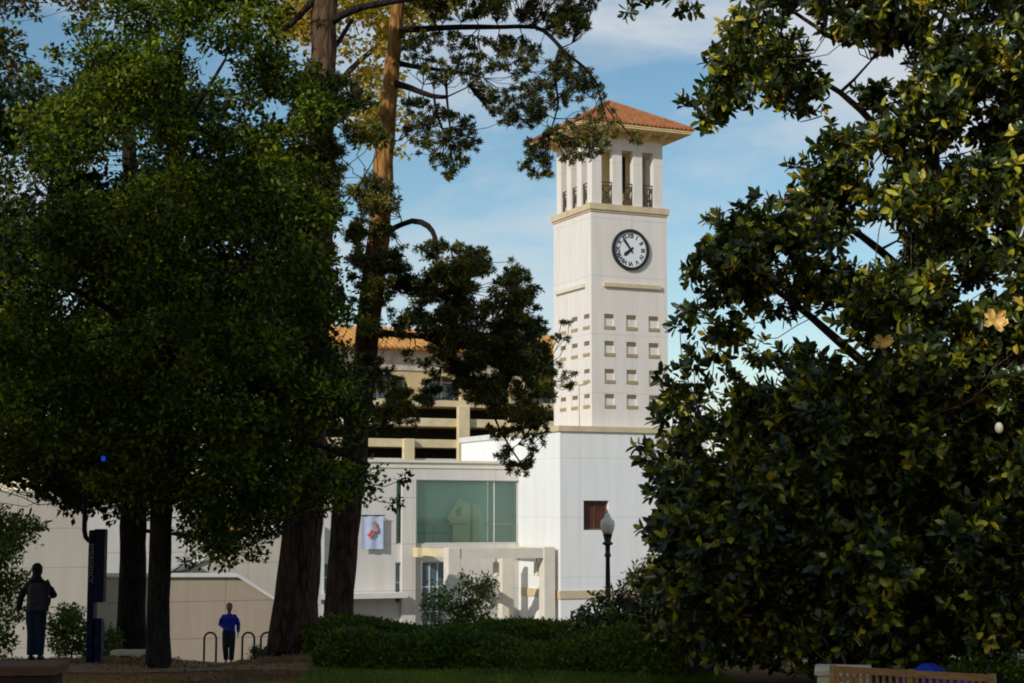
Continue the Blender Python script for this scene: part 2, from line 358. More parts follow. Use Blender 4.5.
def shift(items, o): return [(x-o[0], y-o[1], z-o[2], r) for x,y,z,r in items]
def treething(name, label, base, paths, clumps, leafm, barkm, kind, dens, ln, wd, cat='tree', group=None, flat=.65, **kw):
    root = empty(name, base, 0, label, cat, group); b = np.array(base)
    ps = [[(p-b, r) for p,r in path] for path in paths]; cl = shift(clumps, b)
    wb = wood(ps, cl, **kw); to = wb.build('trunk' if cat == 'tree' else 'stem', barkm, root, smooth=True)
    if barkm in (M['barkP'], M['barkB']):      # the boughs keep their dark bark
        to.data.materials.append(M['barkG']); mi = np.zeros(len(to.data.polygons), np.int32)
        if len(mi) == len(wb.f): mi[wb.ntrunk:] = 1
        to.data.polygons.foreach_set('material_index', mi)
    if kind == 'leaf':
        P, D = clump_leaves(cl, dens, ln, flat); n = len(P)
        N = rnd_unit(n)*.7+np.array([0,0,1]); o = leaves('crown' if cat == 'tree' else 'foliage', P, D, N, ln*RNG.uniform(.7,1.25,n), wd*RNG.uniform(.75,1.2,n), leafm, root)
    elif kind == 'needle':
        P, D = clump_leaves(cl, dens, ln, flat); k = 13; n = len(P)
        P2 = np.repeat(P, k, 0); D2 = np.repeat(unit(D*.7+np.array([0,0,.35])), k, 0)*.45+rnd_unit(n*k)
        leaves('crown', P2, D2, rnd_unit(n*k), ln*RNG.uniform(.7,1.2,n*k), wd, leafm, root)
    elif kind == 'rosette':
        Ps, Ds = [], []
        for x,y,z,r in cl:
            kk = max(3, int(dens*r*r*math.pi)); d = rnd_unit(kk); d[:,2] = d[:,2]*.8+.15
            Ps.append(np.array([x,y,z])+unit(d)*r*RNG.random((kk,1))**.45); Ds.append(unit(d+rnd_unit(kk)*.45+np.array([0,0,.25])))
        P = np.concatenate(Ps); A = np.concatenate(Ds); K = 8; n = len(P)
        a1 = unit(np.cross(A, rnd_unit(n))); a2 = np.cross(A, a1)
        PP, DD, NN = [], [], []
        for k in range(K):
            ph = k*2.4+RNG.uniform(0,.5,(n,1)); t = R(30)+R(48)*(1-k/K)+RNG.normal(0,.14,(n,1)); pr = a1*np.cos(ph)+a2*np.sin(ph)
            DD.append(A*np.cos(t)+pr*np.sin(t)); NN.append(A*np.sin(t)-pr*np.cos(t)); PP.append(P+A*(.10*k/K-.05))
        PP = np.concatenate(PP); DD = np.concatenate(DD); NN = np.concatenate(NN); m_ = len(PP)
        leaves('crown', PP, DD, NN, ln*RNG.uniform(.7,1.2,m_), wd*RNG.uniform(.8,1.15,m_), leafm, root, big=True)
    return root
# ------------------------------------------------------------------ world, sun
CLOUD_OFF = (3.3, 4.2, 2.6)
SUN_AZ, SUN_EL = R(-143), R(27)
w = bpy.data.worlds.new('World'); S.world = w; w.use_nodes = True; nt = w.node_tree; L = nt.links; bg = nt.nodes['Background']
sky = nd(nt, 'ShaderNodeTexSky'); sky.sky_type = 'NISHITA'; sky.sun_disc = False; sky.sun_elevation = SUN_EL; sky.sun_rotation = SUN_AZ
sky.air_density = 1.0; sky.dust_density = .1; sky.ozone_density = 1.0
tc = nd(nt, 'ShaderNodeTexCoord'); mp = nd(nt, 'ShaderNodeMapping'); mp.inputs['Scale'].default_value = (1.0, 1.0, 2.6); mp.inputs['Location'].default_value = CLOUD_OFF; mp.inputs['Rotation'].default_value = (0, R(8), 0)
L.new(tc.outputs['Generated'], mp.inputs[0])
n1 = nd(nt, 'ShaderNodeTexNoise'); n1.inputs['Scale'].default_value = 4.6; n1.inputs['Detail'].default_value = 9; n1.inputs['Roughness'].default_value = .57; n1.inputs['Distortion'].default_value = .25; L.new(mp.outputs[0], n1.inputs['Vector'])
cr = ramp(nt, [(.44,(0,0,0)),(.64,(1,1,1))]); L.new(n1.outputs['Fac'], cr.inputs[0])
cf = nd(nt, 'ShaderNodeMath', operation='MULTIPLY'); L.new(cr.outputs[0], cf.inputs[0]); cf.inputs[1].default_value = .85
mx = nd(nt, 'ShaderNodeMix', data_type='RGBA'); L.new(cf.outputs[0], mx.inputs[0]); hs = nd(nt, 'ShaderNodeHueSaturation'); hs.inputs['Hue'].default_value = .488; hs.inputs['Saturation'].default_value = 1.16; hs.inputs['Value'].default_value = 1.08; L.new(sky.outputs[0], hs.inputs['Color']); L.new(hs.outputs[0], mx.inputs[6]); mx.inputs[7].default_value = (6.9, 7.3, 7.7, 1)
L.new(mx.outputs[2], bg.inputs[0]); bg.inputs[1].default_value = .13
sl = bpy.data.lights.new('sun', 'SUN'); sl.energy = 4.2; sl.angle = R(.53); sl.color = (1, .965, .91)
so = bpy.data.objects.new('sun', sl); C.objects.link(so)
sd = Vector((math.sin(SUN_AZ)*math.cos(SUN_EL), math.cos(SUN_AZ)*math.cos(SUN_EL), math.sin(SUN_EL)))
so.rotation_euler = sd.to_track_quat('Z', 'Y').to_euler(); so.location = sd*100
vs_ = S.view_settings; vs_.view_transform = 'Standard'; vs_.look = 'None'; vs_.exposure = -.45; vs_.gamma = 1; vs_.use_curve_mapping = False
S.cycles.filter_width = 1.9; S.cycles.max_bounces = 7; S.cycles.transparent_max_bounces = 12; S.cycles.diffuse_bounces = 3
# ------------------------------------------------------------------ ground
def grid(xs, ys, zf, dz=0):
    X, Y = np.meshgrid(xs, ys); Z = zf(X, Y)+dz; v = np.stack([X,Y,Z], -1).reshape(-1,3); nx, ny = len(xs), len(ys)
    i = np.arange(nx-1)[None,:]; j = np.arange(ny-1)[:,None]; a = j*nx+i
    return v, np.stack([a, a+1, a+nx+1, a+nx], -1).reshape(-1,4)
xs = np.concatenate([[-3000,-900,-300,-120], np.arange(-60,60.1,.5), [120,300,900,3000]])
ys = np.concatenate([[-400,-100], np.arange(-20,20,1), np.arange(20,56,.4), np.arange(56,130,2), [160,220,400,900,2500,5500]])
m, nt, b = newmat('mulch_ground'); L = nt.links
tc = nd(nt, 'ShaderNodeTexCoord'); na = nd(nt, 'ShaderNodeTexNoise'); na.inputs['Scale'].default_value = 18; na.inputs['Detail'].default_value = 9; na.inputs['Roughness'].default_value = .75; L.new(tc.outputs['Object'], na.inputs['Vector'])
nb = nd(nt, 'ShaderNodeTexNoise'); nb.inputs['Scale'].default_value = .5; nb.inputs['Detail'].default_value = 5; L.new(tc.outputs['Object'], nb.inputs['Vector'])
r1 = ramp(nt, [(.3,(.07,.028,.010)),(.5,(.42,.20,.06)),(.72,(.66,.38,.14))]); L.new(na.outputs['Fac'], r1.inputs[0])
r2 = ramp(nt, [(.3,(.35,.35,.35)),(.7,(1,1,1))]); L.new(nb.outputs['Fac'], r2.inputs[0])
mx = nd(nt, 'ShaderNodeMix', data_type='RGBA'); mx.blend_type = 'MULTIPLY'; mx.inputs[0].default_value = 1; L.new(r1.outputs[0], mx.inputs[6]); L.new(r2.outputs[0], mx.inputs[7]); L.new(mx.outputs[2], b.inputs['Base Color'])
b.inputs['Roughness'].default_value = .95; b.inputs['Specular IOR Level'].default_value = .1
bp = nd(nt, 'ShaderNodeBump'); bp.inputs['Strength'].default_value = 1; bp.inputs['Distance'].default_value = .05; L.new(na.outputs['Fac'], bp.inputs['Height']); L.new(bp.outputs[0], b.inputs['Normal'])
v, f = grid(xs, ys, gz); go = bpy.data.objects.new('ground', fastmesh('ground', v, f, m, 4)); C.objects.link(go); tag(go, None, kind='structure')
v, f = grid(np.arange(-45,46,1.5), np.arange(46,118,1.2), gz, .012)
M['paving'] = simple('concrete_paving', (.15,.12,.09), .85, .12, 3, .3)
o = bpy.data.objects.new('plaza', fastmesh('plaza', v, f, M['paving'], 4)); C.objects.link(o); tag(o, None, kind='structure')
v, f = grid(np.arange(-9.6,-3.2,.3), np.arange(28.6,30.7,.3), gz, .01)
M['path'] = simple('worn_path', (.36,.18,.08), .9, .2, 6, .4)
o = bpy.data.objects.new('path', fastmesh('path', v, f, M['path'], 4)); C.objects.link(o); tag(o, None, kind='structure')
# grass strip in front of the hedge
def blades(x0, x1, y0, y1, n, h, name, label):
    P = np.stack([RNG.uniform(x0,x1,n), RNG.uniform(y0,y1,n), np.zeros(n)], 1); P[:,2] = gz(P[:,0], P[:,1])
    o = leaves(name, P, rnd_unit(n)*.5+np.array([0,0,1]), rnd_unit(n), RNG.uniform(.5,1.2,n)*h, .018, M['leafS']); tag(o, label, 'grass', kind='stuff'); return o
blades(-3.3, 3.4, 25.8, 28.2, 42000, .11, 'grass', 'short green grass strip at the foot of the hedge')
# scattered fallen leaves
n = 5000; P = np.stack([RNG.uniform(-10,-1.5,n), RNG.uniform(26.5,36,n), np.zeros(n)], 1); P[:,2] = gz(P[:,0],P[:,1])+.015
D = rnd_unit(n); D[:,2] *= .3; M['litter'] = leafmat('fallen_leaf', [(0,(.10,.045,.015)),(.6,(.26,.13,.04)),(1,(.5,.34,.14))], .1)
tag(leaves('leaf_litter', P, D, rnd_unit(n)*.4+np.array([0,0,1]), .07, .04, M['litter']), 'fallen brown leaves scattered over the mulch', 'leaf litter', kind='stuff')
# ------------------------------------------------------------------ CLOCK TOWER
GT = -5.15
WS = hv(668, 300, 0)[0]; WD = hu(554, 300, 0)[0]; W_ = (WS+WD)/2
UB, VB = 2.3, .6
zcap = hv(592, 211, 0)[1]; zc2 = hv(592, 203, -.2)[1]; zbase = float(at(560, 431, 93.4)[2]); zbasetop = float(at(560, 425.5, 93.4)[2])
T = Bld('clock_tower', 2, 2, GT, 'white square clock tower with open belfry and low orange tile roof', 'tower')
BW = 9.5; BD = hu(519, 430, -UB)[0]+VB
# base block: with real opening for the window
wu0, wz1 = hv(583.5, 500.5, -VB); wu1, wz0 = hv(609, 530, -VB)
mb = MB(); B0, B1 = -UB, -UB+BW
mb.box((B0,-VB,GT-.5),(wu0,-VB+.5,zbase)); mb.box((wu1,-VB,GT-.5),(B1,-VB+.5,zbase)); mb.box((wu0,-VB,wz1),(wu1,-VB+.5,zbase)); mb.box((wu0,-VB,GT-.5),(wu1,-VB+.5,wz0))
mb.box((B0,-VB+.5,GT-.5),(B1,BD-VB+3,zbase))
T.part('base', mb, M['base'])
mb = MB(); mb.box((B0-.12,-VB-.12,zbase),(B1+.12,BD-VB+3.1,zbasetop)); T.part('cornice', mb, M['trim'])
zb0, zb1 = hv(600, 598, -VB)[1], hv(600, 590, -VB)[1]
mb = MB(); mb.box((B0-.07,-VB-.07,zb0),(B1,-VB-.003,zb1)); mb.box((B0-.07,-VB-.003,zb0),(B0-.003,BD-VB-.4,zb1)); T.part('band', mb, M['trim'])
mb = MB(); fw = .1
mb.box((wu0,-VB+.25,wz0),(wu1,-VB+.32,wz0+fw)); mb.box((wu0,-VB+.25,wz1-fw),(wu1,-VB+.32,wz1)); mb.box((wu0,-VB+.25,wz0+fw),(wu0+fw,-VB+.32,wz1-fw)); mb.box((wu1-fw,-VB+.25,wz0+fw),(wu1,-VB+.32,wz1-fw)); mb.box(((wu0+wu1)/2-.03,-VB+.26,wz0+fw),((wu0+wu1)/2+.03,-VB+.31,wz1-fw))
wo = T.part('window', mb, M['bronze'])
mb = MB(); mb.box((wu0+fw,-VB+.30,wz0+fw),(wu1-fw,-VB+.33,wz1-fw)); M['brownpane'] = simple('brown_pane', (.085,.028,.016), .35, .3, 2); T.part('pane', mb, M['brownpane'], wo)
# shaft with recessed niches on both seen faces
rowsz = [(314, 329), (341, 356), (369, 383), (394, 408)]
zr = [(hv(609, b_, 0)[1], hv(609, a_, 0)[1]) for a_, b_ in rowsz]
colsx = [(604.5,614),(626.5,636.3),(648.8,658.6)]
cu = [(hv(a_, 340, 0)[0], hv(b_, 340, 0)[0]) for a_, b_ in colsx]
colsl = [(589.5,583.8),(577.5,571.8),(565.8,560.5)]
cv = [(hu(a_, 340, 0)[0], hu(b_, 340, 0)[0]) for a_, b_ in colsl]
RD = .07
mb = MB(); mb.box((RD,RD,zbasetop-.3),(W_,W_,zcap))          # core behind the skin
def skin(axis):
    cols = cu if axis == 0 else cv; start = 0 if axis == 0 else RD
    xs_ = [start]+[q for c_ in cols for q in c_]+[W_]
    def bx(a0,a1,z0,z1):
        if axis == 0: mb.box((a0,0,z0),(a1,RD,z1))
        else: mb.box((0,a0,z0),(RD,a1,z1))
    for i in range(0, len(xs_), 2): bx(xs_[i], xs_[i+1], zbasetop-.3, zcap)
    for c0,c1 in cols:
        zz = [zcap]+[q for r_ in zr for q in (r_[1], r_[0])]+[zbasetop-.3]
        for i in range(0, len(zz), 2): bx(c0, c1, zz[i+1], zz[i])
skin(0); skin(1); T.part('shaft', mb, M['shaft'])
for ax, cols in ((0,cu),(1,cv)):
    for c0,c1 in cols:
        for z0,z1 in zr:
            h = z1-z0; fr_ = MB()
            P_ = (lambda a,d,z: (a,d,z)) if ax == 0 else (lambda a,d,z: (d,a,z))
            fr_.box(P_(c0+.003,RD-.04,z1-h*.25), P_(c1-.003,RD-.004,z1-.003))  # brown strip paints the shadow at the top of the niche
            n_ = T.part('niche_window', fr_, M['niche'])
            sb = MB(); sb.box(P_(c0-.04,-.04,z0-.01), P_(c1+.04,RD-.03,z0+.17)); T.part('sill', sb, M['sill'], n_)
# tall blind door panel on the left face
v1_, zt = hu(579, 386, 0); v0_, _ = hu(587, 386, 0)
mb = MB(); mb.box((-.02,v0_,zt),( -.003,v1_,zt+.08)); mb.box((-.02,v1_-.08,zbasetop),(-.003,v1_,zt)); T.part('door_frame', mb, M['sill'])
# ledge under the clock
lu0, lz1 = hv(603, 282.5, 0); lu1, lz0 = hv(660, 290.3, 0); lz0 = hv(603, 286.5, 0)[1]
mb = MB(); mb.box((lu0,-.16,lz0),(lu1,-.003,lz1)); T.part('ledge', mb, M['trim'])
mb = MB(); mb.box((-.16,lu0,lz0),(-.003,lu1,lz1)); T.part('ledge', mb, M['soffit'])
# cap cornice, belfry
cz0, cz1 = zcap, hv(592, 205, 0)[1]
mb = MB(); mb.box((-.06,-.06,cz0),(W_+.06,W_+.06,cz0+.12)); mb.box((-.13,-.13,cz0+.12),(W_+.13,W_+.13,cz1+.12)); T.part('cornice', mb, M['trim'])
I0 = .15; I1 = W_-.15; zbf = cz1+.12; ztop = float(hv(592, 146.5, 0)[1]); zw = float(hv(592, 135, 0)[1])
ops = [(hv(a_,180,I0)[0], hv(b_,180,I0)[0]) for a_, b_ in ((601.5,612.5),(622,633.6),(643.3,654.3))]
mid = (I0+I1)/2; wd_ = sum(b_-a_ for a_,b_ in ops)/3; sp_ = ops[1][0]-ops[0][0]; opn = [(mid-wd_/2+k*sp_, mid+wd_/2+k*sp_) for k in (-1,0,1)]
tk = .38
mb = MB()
edges = [I0]+[q for o_ in opn for q in o_]+[I1]
for i in range(0, len(edges), 2):
    a_, b_ = edges[i], edges[i+1]
    mb.box((a_,I0,zbf),(b_,I0+tk,ztop)); mb.box((a_,I1-tk,zbf),(b_,I1,ztop))
    a2, b2 = max(a_, I0+tk), min(b_, I1-tk)
    mb.box((I0,a2,zbf),(I0+tk,b2,ztop)); mb.box((I1-tk,a2,zbf),(I1,b2,ztop))
mb.box((I0,I0,ztop),(I1,I1,zw))
T.part('belfry', mb, M['shaft'])
mb = MB(); K = 1.05
mb.box((I0+K,I0+K,zbf),(I1-K,I1-K,ztop-.002)); co = T.part('stair_core', mb, M['eave'])
mb = MB()
mb.box((mid-.4,I0+K-.03,zbf+1.0),(mid+.4,I0+K-.003,ztop-.12)); T.part('door', mb, M['dark'], co)
# railings: top rail, bottom rail, crossed bars and a ring in every opening
for ax in (0,1):
    for side in (0,1):
        for a_, b_ in opn:
            d_ = I0+.12 if side == 0 else I1-.12
            q = (lambda s_,z: (s_,d_,z)) if ax == 0 else (lambda s_,z: (d_,s_,z))
            rl = MB(); h0, h1 = zbf+.06, zbf+1.15
            for z in (h0, h1, h1+.2): rl.tube([q(a_,z),q(b_,z)], .035, 6)
            rl.tube([q(a_+.04,h0),q(a_+.04,h1+.2)], .03, 6); rl.tube([q(b_-.04,h0),q(b_-.04,h1+.2)], .03, 6)
            rl.tube([q(a_,h0),q(b_,h1)], .042, 6); rl.tube([q(a_,h1),q(b_,h0)], .042, 6)
            mc = ((a_+b_)/2, (h0+h1)/2); rl.tube([q(mc[0]+.17*math.cos(t), mc[1]+.17*math.sin(t)) for t in np.linspace(0,2*math.pi,13)], .03, 6)
            T.part('railing', rl, M['rail'])
# eaves: soffit slab, brackets, roof of tile ribs, ball
OV = 1.12; ze = float(at(583, 121.5, 93.6)[2]); zap = float(at(611, 102.5, 98.2)[2])
mb = MB(); mb.box((-OV,-OV,ze-.10),(W_+OV,W_+OV,ze)); mb.box((-OV-.04,-OV-.04,ze),(W_+OV+.04,W_+OV+.04,ze+.12)); T.part('eaves', mb, M['eave'])
mb = MB(); mb.box((I0,I0,zw),(I1,I1,ze-.10)); T.part('frieze', mb, M['eave'])
for k in range(5):
    a_ = .35+k*(W_-.7)/4
    for q in range(4):
        br = MB(); pr = [(0,0),(0,.42),(-OV*.82,.42),(-OV*.82,.30),(-.35,.08)]; zB = ze-.10-.423
        if q == 0: vsl = [(a_+w_,I0+y_,zB+z_) for w_ in (-.07,.07) for y_,z_ in pr]
        if q == 1: vsl = [(I0+y_,a_+w_,zB+z_) for w_ in (.07,-.07) for y_,z_ in pr]
        if q == 2: vsl = [(a_+w_,I1-y_,zB+z_) for w_ in (.07,-.07) for y_,z_ in pr]
        if q == 3: vsl = [(I1-y_,a_+w_,zB+z_) for w_ in (-.07,.07) for y_,z_ in pr]
        br.add(vsl, [(0,1,2,3,4),(9,8,7,6,5)]+[(i,i+5,(i+1)%5+5,(i+1)%5) for i in range(5)]); T.part('bracket', br, M['eave'])
mb = MB(); E = OV+.10; cx = W_/2; zt_ = ze+.122
cr_ = [(-E,-E),(W_+E,-E),(W_+E,W_+E),(-E,W_+E)]
mb.add([(x,y,zt_) for x,y in cr_]+[(cx,cx,zap)], [(0,1,4),(1,2,4),(2,3,4),(3,0,4),(3,2,1,0)])
for side in range(4):                                        # half-round cover tiles running up each slope
    a_ = np.array(cr_[side]); b_ = np.array(cr_[(side+1)%4]); n_ = 26
    for k in range(n_+1):
        t = k/n_; p = a_+(b_-a_)*t; inward = np.array([-(b_-a_)[1], (b_-a_)[0]])/np.linalg.norm(b_-a_); s_ = min(t,1-t)*2
        if s_ < .03: continue
        half = W_/2+E; q = p+inward*half*s_; zz = zt_+(zap-zt_)*s_
        mb.tube([(p[0],p[1],zt_+.02),(q[0],q[1],zz+.02)], .075, 6)
for x,y in cr_: mb.tube([(x,y,zt_+.05),(cx,cx,zap+.06)], .12, 7)
T.part('roof', mb, M['tile'])
# clock
cuu, czz = hv(630, 250, 0); CR = 1.20
mb = MB()
def disc(mb, cx_, cz_, r0, r1, y0, y1, n=48):
    vs = []
    for r_ in (r0, r1):
        for y_ in (y0, y1):
            for k in range(n): vs.append((cx_+r_*math.cos(2*math.pi*k/n), y_, cz_+r_*math.sin(2*math.pi*k/n)))
    A,B,Cc,D_ = 0,n,2*n,3*n; fs = []
    for k in range(n):
        k2 = (k+1)%n; fs += [(A+k,Cc+k,Cc+k2,A+k2),(B+k,B+k2,D_+k2,D_+k),(Cc+k,D_+k,D_+k2,Cc+k2),(A+k,A+k2,B+k2,B+k)]
    mb.add(vs, fs)
for face in (0,):
    root_c = MB(); disc(root_c, 0, 0, CR-.17, CR, -.14, 0); ck = root_c.build('clock', M['iron'], T.root)
    ck.location = (cuu-T.off[0], -.003-T.off[1], czz-T.off[2]) if face == 0 else (-.003-T.off[0], cuu-T.off[1], czz-T.off[2])
    if face: ck.rotation_euler = (0,0,-math.pi/2)
    dl = MB(); dl.prism_v([((CR-.172)*math.cos(2*math.pi*k/40), (CR-.172)*math.sin(2*math.pi*k/40)) for k in range(40)], -.06, -.004); dl.build('dial', M['dial'], ck)
    for ang, ln_, wd2, yy, nm in ((-37, .84, .075, -.10, 'hand'), (-129, .58, .10, -.085, 'hand')):
        hb = MB(); a_ = R(90-ang); d_ = np.array([math.cos(a_), math.sin(a_)]); p_ = np.array([-d_[1], d_[0]])
        pts = [-d_*.22-p_*wd2*.6, d_*ln_*.75-p_*wd2*1.1, d_*ln_, d_*ln_*.75+p_*wd2*1.1, -d_*.22+p_*wd2*.6]
        pts = pts if face >= 0 else pts[::-1]
        hb.prism_v([tuple(q) for q in pts], yy, yy+.01); hb.build(nm, M['iron'], ck)
    for k, tx in enumerate(['XII','I','II','III','IV','V','VI','VII','VIII','IX','X','XI']):
        cu_ = bpy.data.curves.new('numeral', 'FONT'); cu_.body = tx; cu_.size = .34; cu_.align_x = 'CENTER'; cu_.align_y = 'CENTER'; cu_.offset = .012; cu_.extrude = .004
        tmp = bpy.data.objects.new('tmp', cu_); C.objects.link(tmp); dg = bpy.context.evaluated_depsgraph_get(); me = bpy.data.meshes.new_from_object(tmp.evaluated_get(dg)); bpy.data.objects.remove(tmp)
        a_ = R(30*k); me.transform(Matrix.Translation((.80*math.sin(a_), -.068, .80*math.cos(a_))) @ Matrix.Rotation(a_, 4, 'Y') @ Matrix.Rotation(math.pi/2, 4, 'X'))
        me.materials.clear(); me.materials.append(M['iron']); no = bpy.data.objects.new('numeral', me); C.objects.link(no); no.parent = ck
# ------------------------------------------------------------------ ENTRANCE BUILDING
VE = hu(519, 500, -UB)[0]                                     # facade plane
Bn = Bld('entrance_building', -9, VE+3, GT, 'white two-storey entrance hall with a big teal glass window', 'building')
q = lambda px, py, v=VE: hv(px, py, v)
uR = -UB-.005; uL = q(300, 500)[0]; g0 = q(396, 543)[0]; zg1 = q(450, 480)[1]; zg0 = q(450, 543.5)[1]; zp = q(450, 463)[1]; zpl = q(450, 466)[1]
d0u, dz1 = q(422, 562); d1u, _ = q(447, 562); s0u, sz1 = q(324, 551); s1u, sz0 = q(336, 592)
e0u = q(395.5,551)[0]; e1u = q(402,551)[0]; ez0 = q(398,603)[1]
mb = MB(); TW = .45
mb.box((uL,VE,zg1),(uR,VE+TW,zp)); mb.box((uL,VE,zg0),(g0,VE+TW,zg1))
mb.box((uL,VE,dz1),(uR,VE+TW,zg0))
mb.box((uL,VE,GT-.3),(s0u,VE+TW,dz1)); mb.box((s0u,VE,GT-.3),(s1u,VE+TW,sz0)); mb.box((s1u,VE,GT-.3),(e0u,VE+TW,dz1))
mb.box((e0u,VE,GT-.3),(e1u,VE+TW,ez0)); mb.box((e1u,VE,GT-.3),(d0u,VE+TW,dz1)); mb.box((d1u,VE,GT-.3),(uR,VE+TW,dz1))
mb.box((uL,VE+TW,GT-.3),(uL+.4,VE+8,zp)); mb.box((uL,VE+8,GT-.3),(uR,VE+8.4,zp))
Bn.part('wall', mb, M['white'])
mb = MB(); mb.box((uL+.4,VE+TW,zp-.3),(uR,VE+8,zp-.05)); Bn.part('roof', mb, M['coping'])
mb = MB(); mb.box((uL-.1,VE-.12,zp),(uR,VE+TW+.1,zp+.14)); mb.box((uL,VE-.06,zpl-.14),(uR,VE-.003,zpl)); Bn.part('cornice', mb, M['soffit'])
# stepped upper wall behind the parapet
pu, pz = q(497, 434, VE+1.5)
mb = MB(); mb.box((pu,VE+1.5,zp-.04),(uR,VE+7,pz-.3)); Bn.part('upper_wall', mb, M['base'])
mb = MB(); mb.box((pu-.12,VE+1.4,pz-.3),(uR,VE+7.1,pz)); Bn.part('coping', mb, M['coping'])
# glass wall and the room behind
mb = MB(); fw = .09
for x in (g0, q(417,500)[0], q(494.5,500)[0], uR-fw): mb.box((x,VE+.12,zg0),(x+fw*.7,VE+.22,zg1))
mb.box((g0,VE+.12,zg0),(uR,VE+.22,zg0+.05)); mb.box((g0,VE+.12,zg1-.05),(uR,VE+.22,zg1))
wf = Bn.part('glass_wall', mb, M['mullion'])
mb = MB(); mb.box((g0,VE+.16,zg0+.05),(uR,VE+.175,zg1-.05)); Bn.part('pane', mb, M['glass'], wf)
mb = MB(); mb.box((uL+.4,VE+TW,zg0-.35),(uR,VE+7.9,zg0-.1)); Bn.part('floor_slab', mb, M['coping'])
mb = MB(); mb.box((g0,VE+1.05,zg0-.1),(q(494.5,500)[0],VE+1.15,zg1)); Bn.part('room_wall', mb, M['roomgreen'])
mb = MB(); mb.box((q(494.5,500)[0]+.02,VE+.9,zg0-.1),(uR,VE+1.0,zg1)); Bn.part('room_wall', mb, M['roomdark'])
ry = q(450, 524, VE+.5)[1]
mb = MB(); mb.tube([(g0,VE+.5,ry),(uR,VE+.5,ry)], .05, 6)
rb = Bn.part('handrail', mb, M['cream'])
for x in np.linspace(q(418,500)[0], q(492,500)[0], 5): mb = MB(); mb.tube([(x,VE+.52,zg0-.1),(x,VE+.52,ry)], .035, 6); Bn.part('baluster', mb, M['roomdark'], rb)
mb = MB(); mb.tube([(g0,VE+.6,ry-.5),(q(452,500)[0],VE+.6,ry-.5)], .03, 6); Bn.part('lower_rail', mb, M['roomdark'], rb)
def qs(x, y, d=0.0):       # cream cutouts imitate a sunlit house reflection, turned towards the morning sun
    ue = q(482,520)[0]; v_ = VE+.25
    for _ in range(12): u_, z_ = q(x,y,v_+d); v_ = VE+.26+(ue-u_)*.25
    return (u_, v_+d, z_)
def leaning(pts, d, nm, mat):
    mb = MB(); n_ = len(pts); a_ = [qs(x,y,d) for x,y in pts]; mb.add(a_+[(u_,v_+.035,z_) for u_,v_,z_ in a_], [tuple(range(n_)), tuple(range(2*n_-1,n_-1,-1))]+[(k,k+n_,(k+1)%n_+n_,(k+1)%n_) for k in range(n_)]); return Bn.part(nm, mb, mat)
leaning([(453,543),(453,525),(447,518),(459,498),(470,504),(470,543)], 0, 'house_reflection', M['reflcream'])
leaning([(473,543),(473,504),(480,505),(481,520),(479,543)], 0, 'house_reflection', M['reflcream'])
leaning([(456,516),(456,510),(461,506),(461,516)], -.03, 'reflection_opening', M['roomdark'])
# doors
def glazed(u0,u1,z0,z1,nm,nv=2,nh=3):
    mb = MB(); f_ = .07
    for k in range(nv+1): x = u0+(u1-u0-f_)*k/nv; mb.box((x,VE+.15,z0),(x+f_,VE+.22,z1))
    for k in range(nh+1): z = z0+(z1-z0-f_)*k/nh; mb.box((u0,VE+.155,z),(u1,VE+.215,z+f_))
    d_ = Bn.part(nm, mb, M['mullion']); p_ = MB(); p_.box((u0,VE+.19,z0),(u1,VE+.195,z1)); Bn.part('pane', p_, M['winglass'], d_)
glazed(d0u, d1u, GT, dz1, 'door', 3, 3)
glazed(s0u, s1u, sz0, dz1, 'window', 1, 2); glazed(e0u, e1u, ez0, dz1, 'window', 1, 2)
# tall pier left of the glass, slim pilaster, ledge
pa, pb = q(402.5,500,VE-.25)[0], q(416,500,VE-.25)[0]
mb = MB(); mb.box((pa,VE-.25,GT-.3),(pb,VE-.003,zg1+.02)); Bn.part('pier', mb, M['white'])
pa2, pb2 = q(317.5,500,VE-.5)[0], q(325,500,VE-.5)[0]; mb = MB(); mb.box((pa2,VE-.5,GT-.3),(pb2,VE-.003,q(320,525)[1])); Bn.part('pier', mb, M['coping'])
lz = q(370,593.5,VE-1.2)[1]; mb = MB(); mb.box((q(318,595,VE-1.2)[0],VE-1.2,lz-.28),(pa-.004,VE-.003,lz)); Bn.part('ledge', mb, M['coping'])
# portico
vP = -.4; zb1_ = q(500,548.5,vP)[1]; zb0_ = q(500,558.5,vP)[1]
pxs = [(447.5,460), (543.5,555)]
mb = MB(); ua = q(447.5,550,vP)[0]; ub_ = q(555,550,vP)[0]; ub_ = min(ub_, -UB-.2)
mb.box((ua,vP,zb0_),(ub_,vP+.5,zb1_)); Bn.part('portico_beam', mb, M['soffit'])
for u_ in (ua, ub_-.45):
    mb = MB(); mb.box((u_,vP+.503,zb0_+.1),(u_+.35,VE-.005,zb1_-.004)); Bn.part('portico_joist', mb, M['cream'])
mb = MB(); x0_, x1_ = q(417.5,555,VE-1.6)[0], ua-.01; mb.box((x0_,VE-1.6,zb0_+.02),(x1_+.6,VE-.9,zb1_)); Bn.part('portico_beam', mb, M['cream'])
for a_, b_ in pxs:
    mb = MB(); x0_ = q(a_,590,vP)[0]; x1_ = min(q(b_,590,vP)[0], -UB-.2); mb.bevbox((x0_,vP-.06,GT-.3),(x1_,vP+.6,zb1_+.06),.03); Bn.part('column', mb, M['soffit'])
mb = MB(); mb.bevbox((q(502,590,3)[0],3,GT-.3),(q(514,590,3)[0],3.6,zb0_+.09),.03); Bn.part('column', mb, M['soffit'])
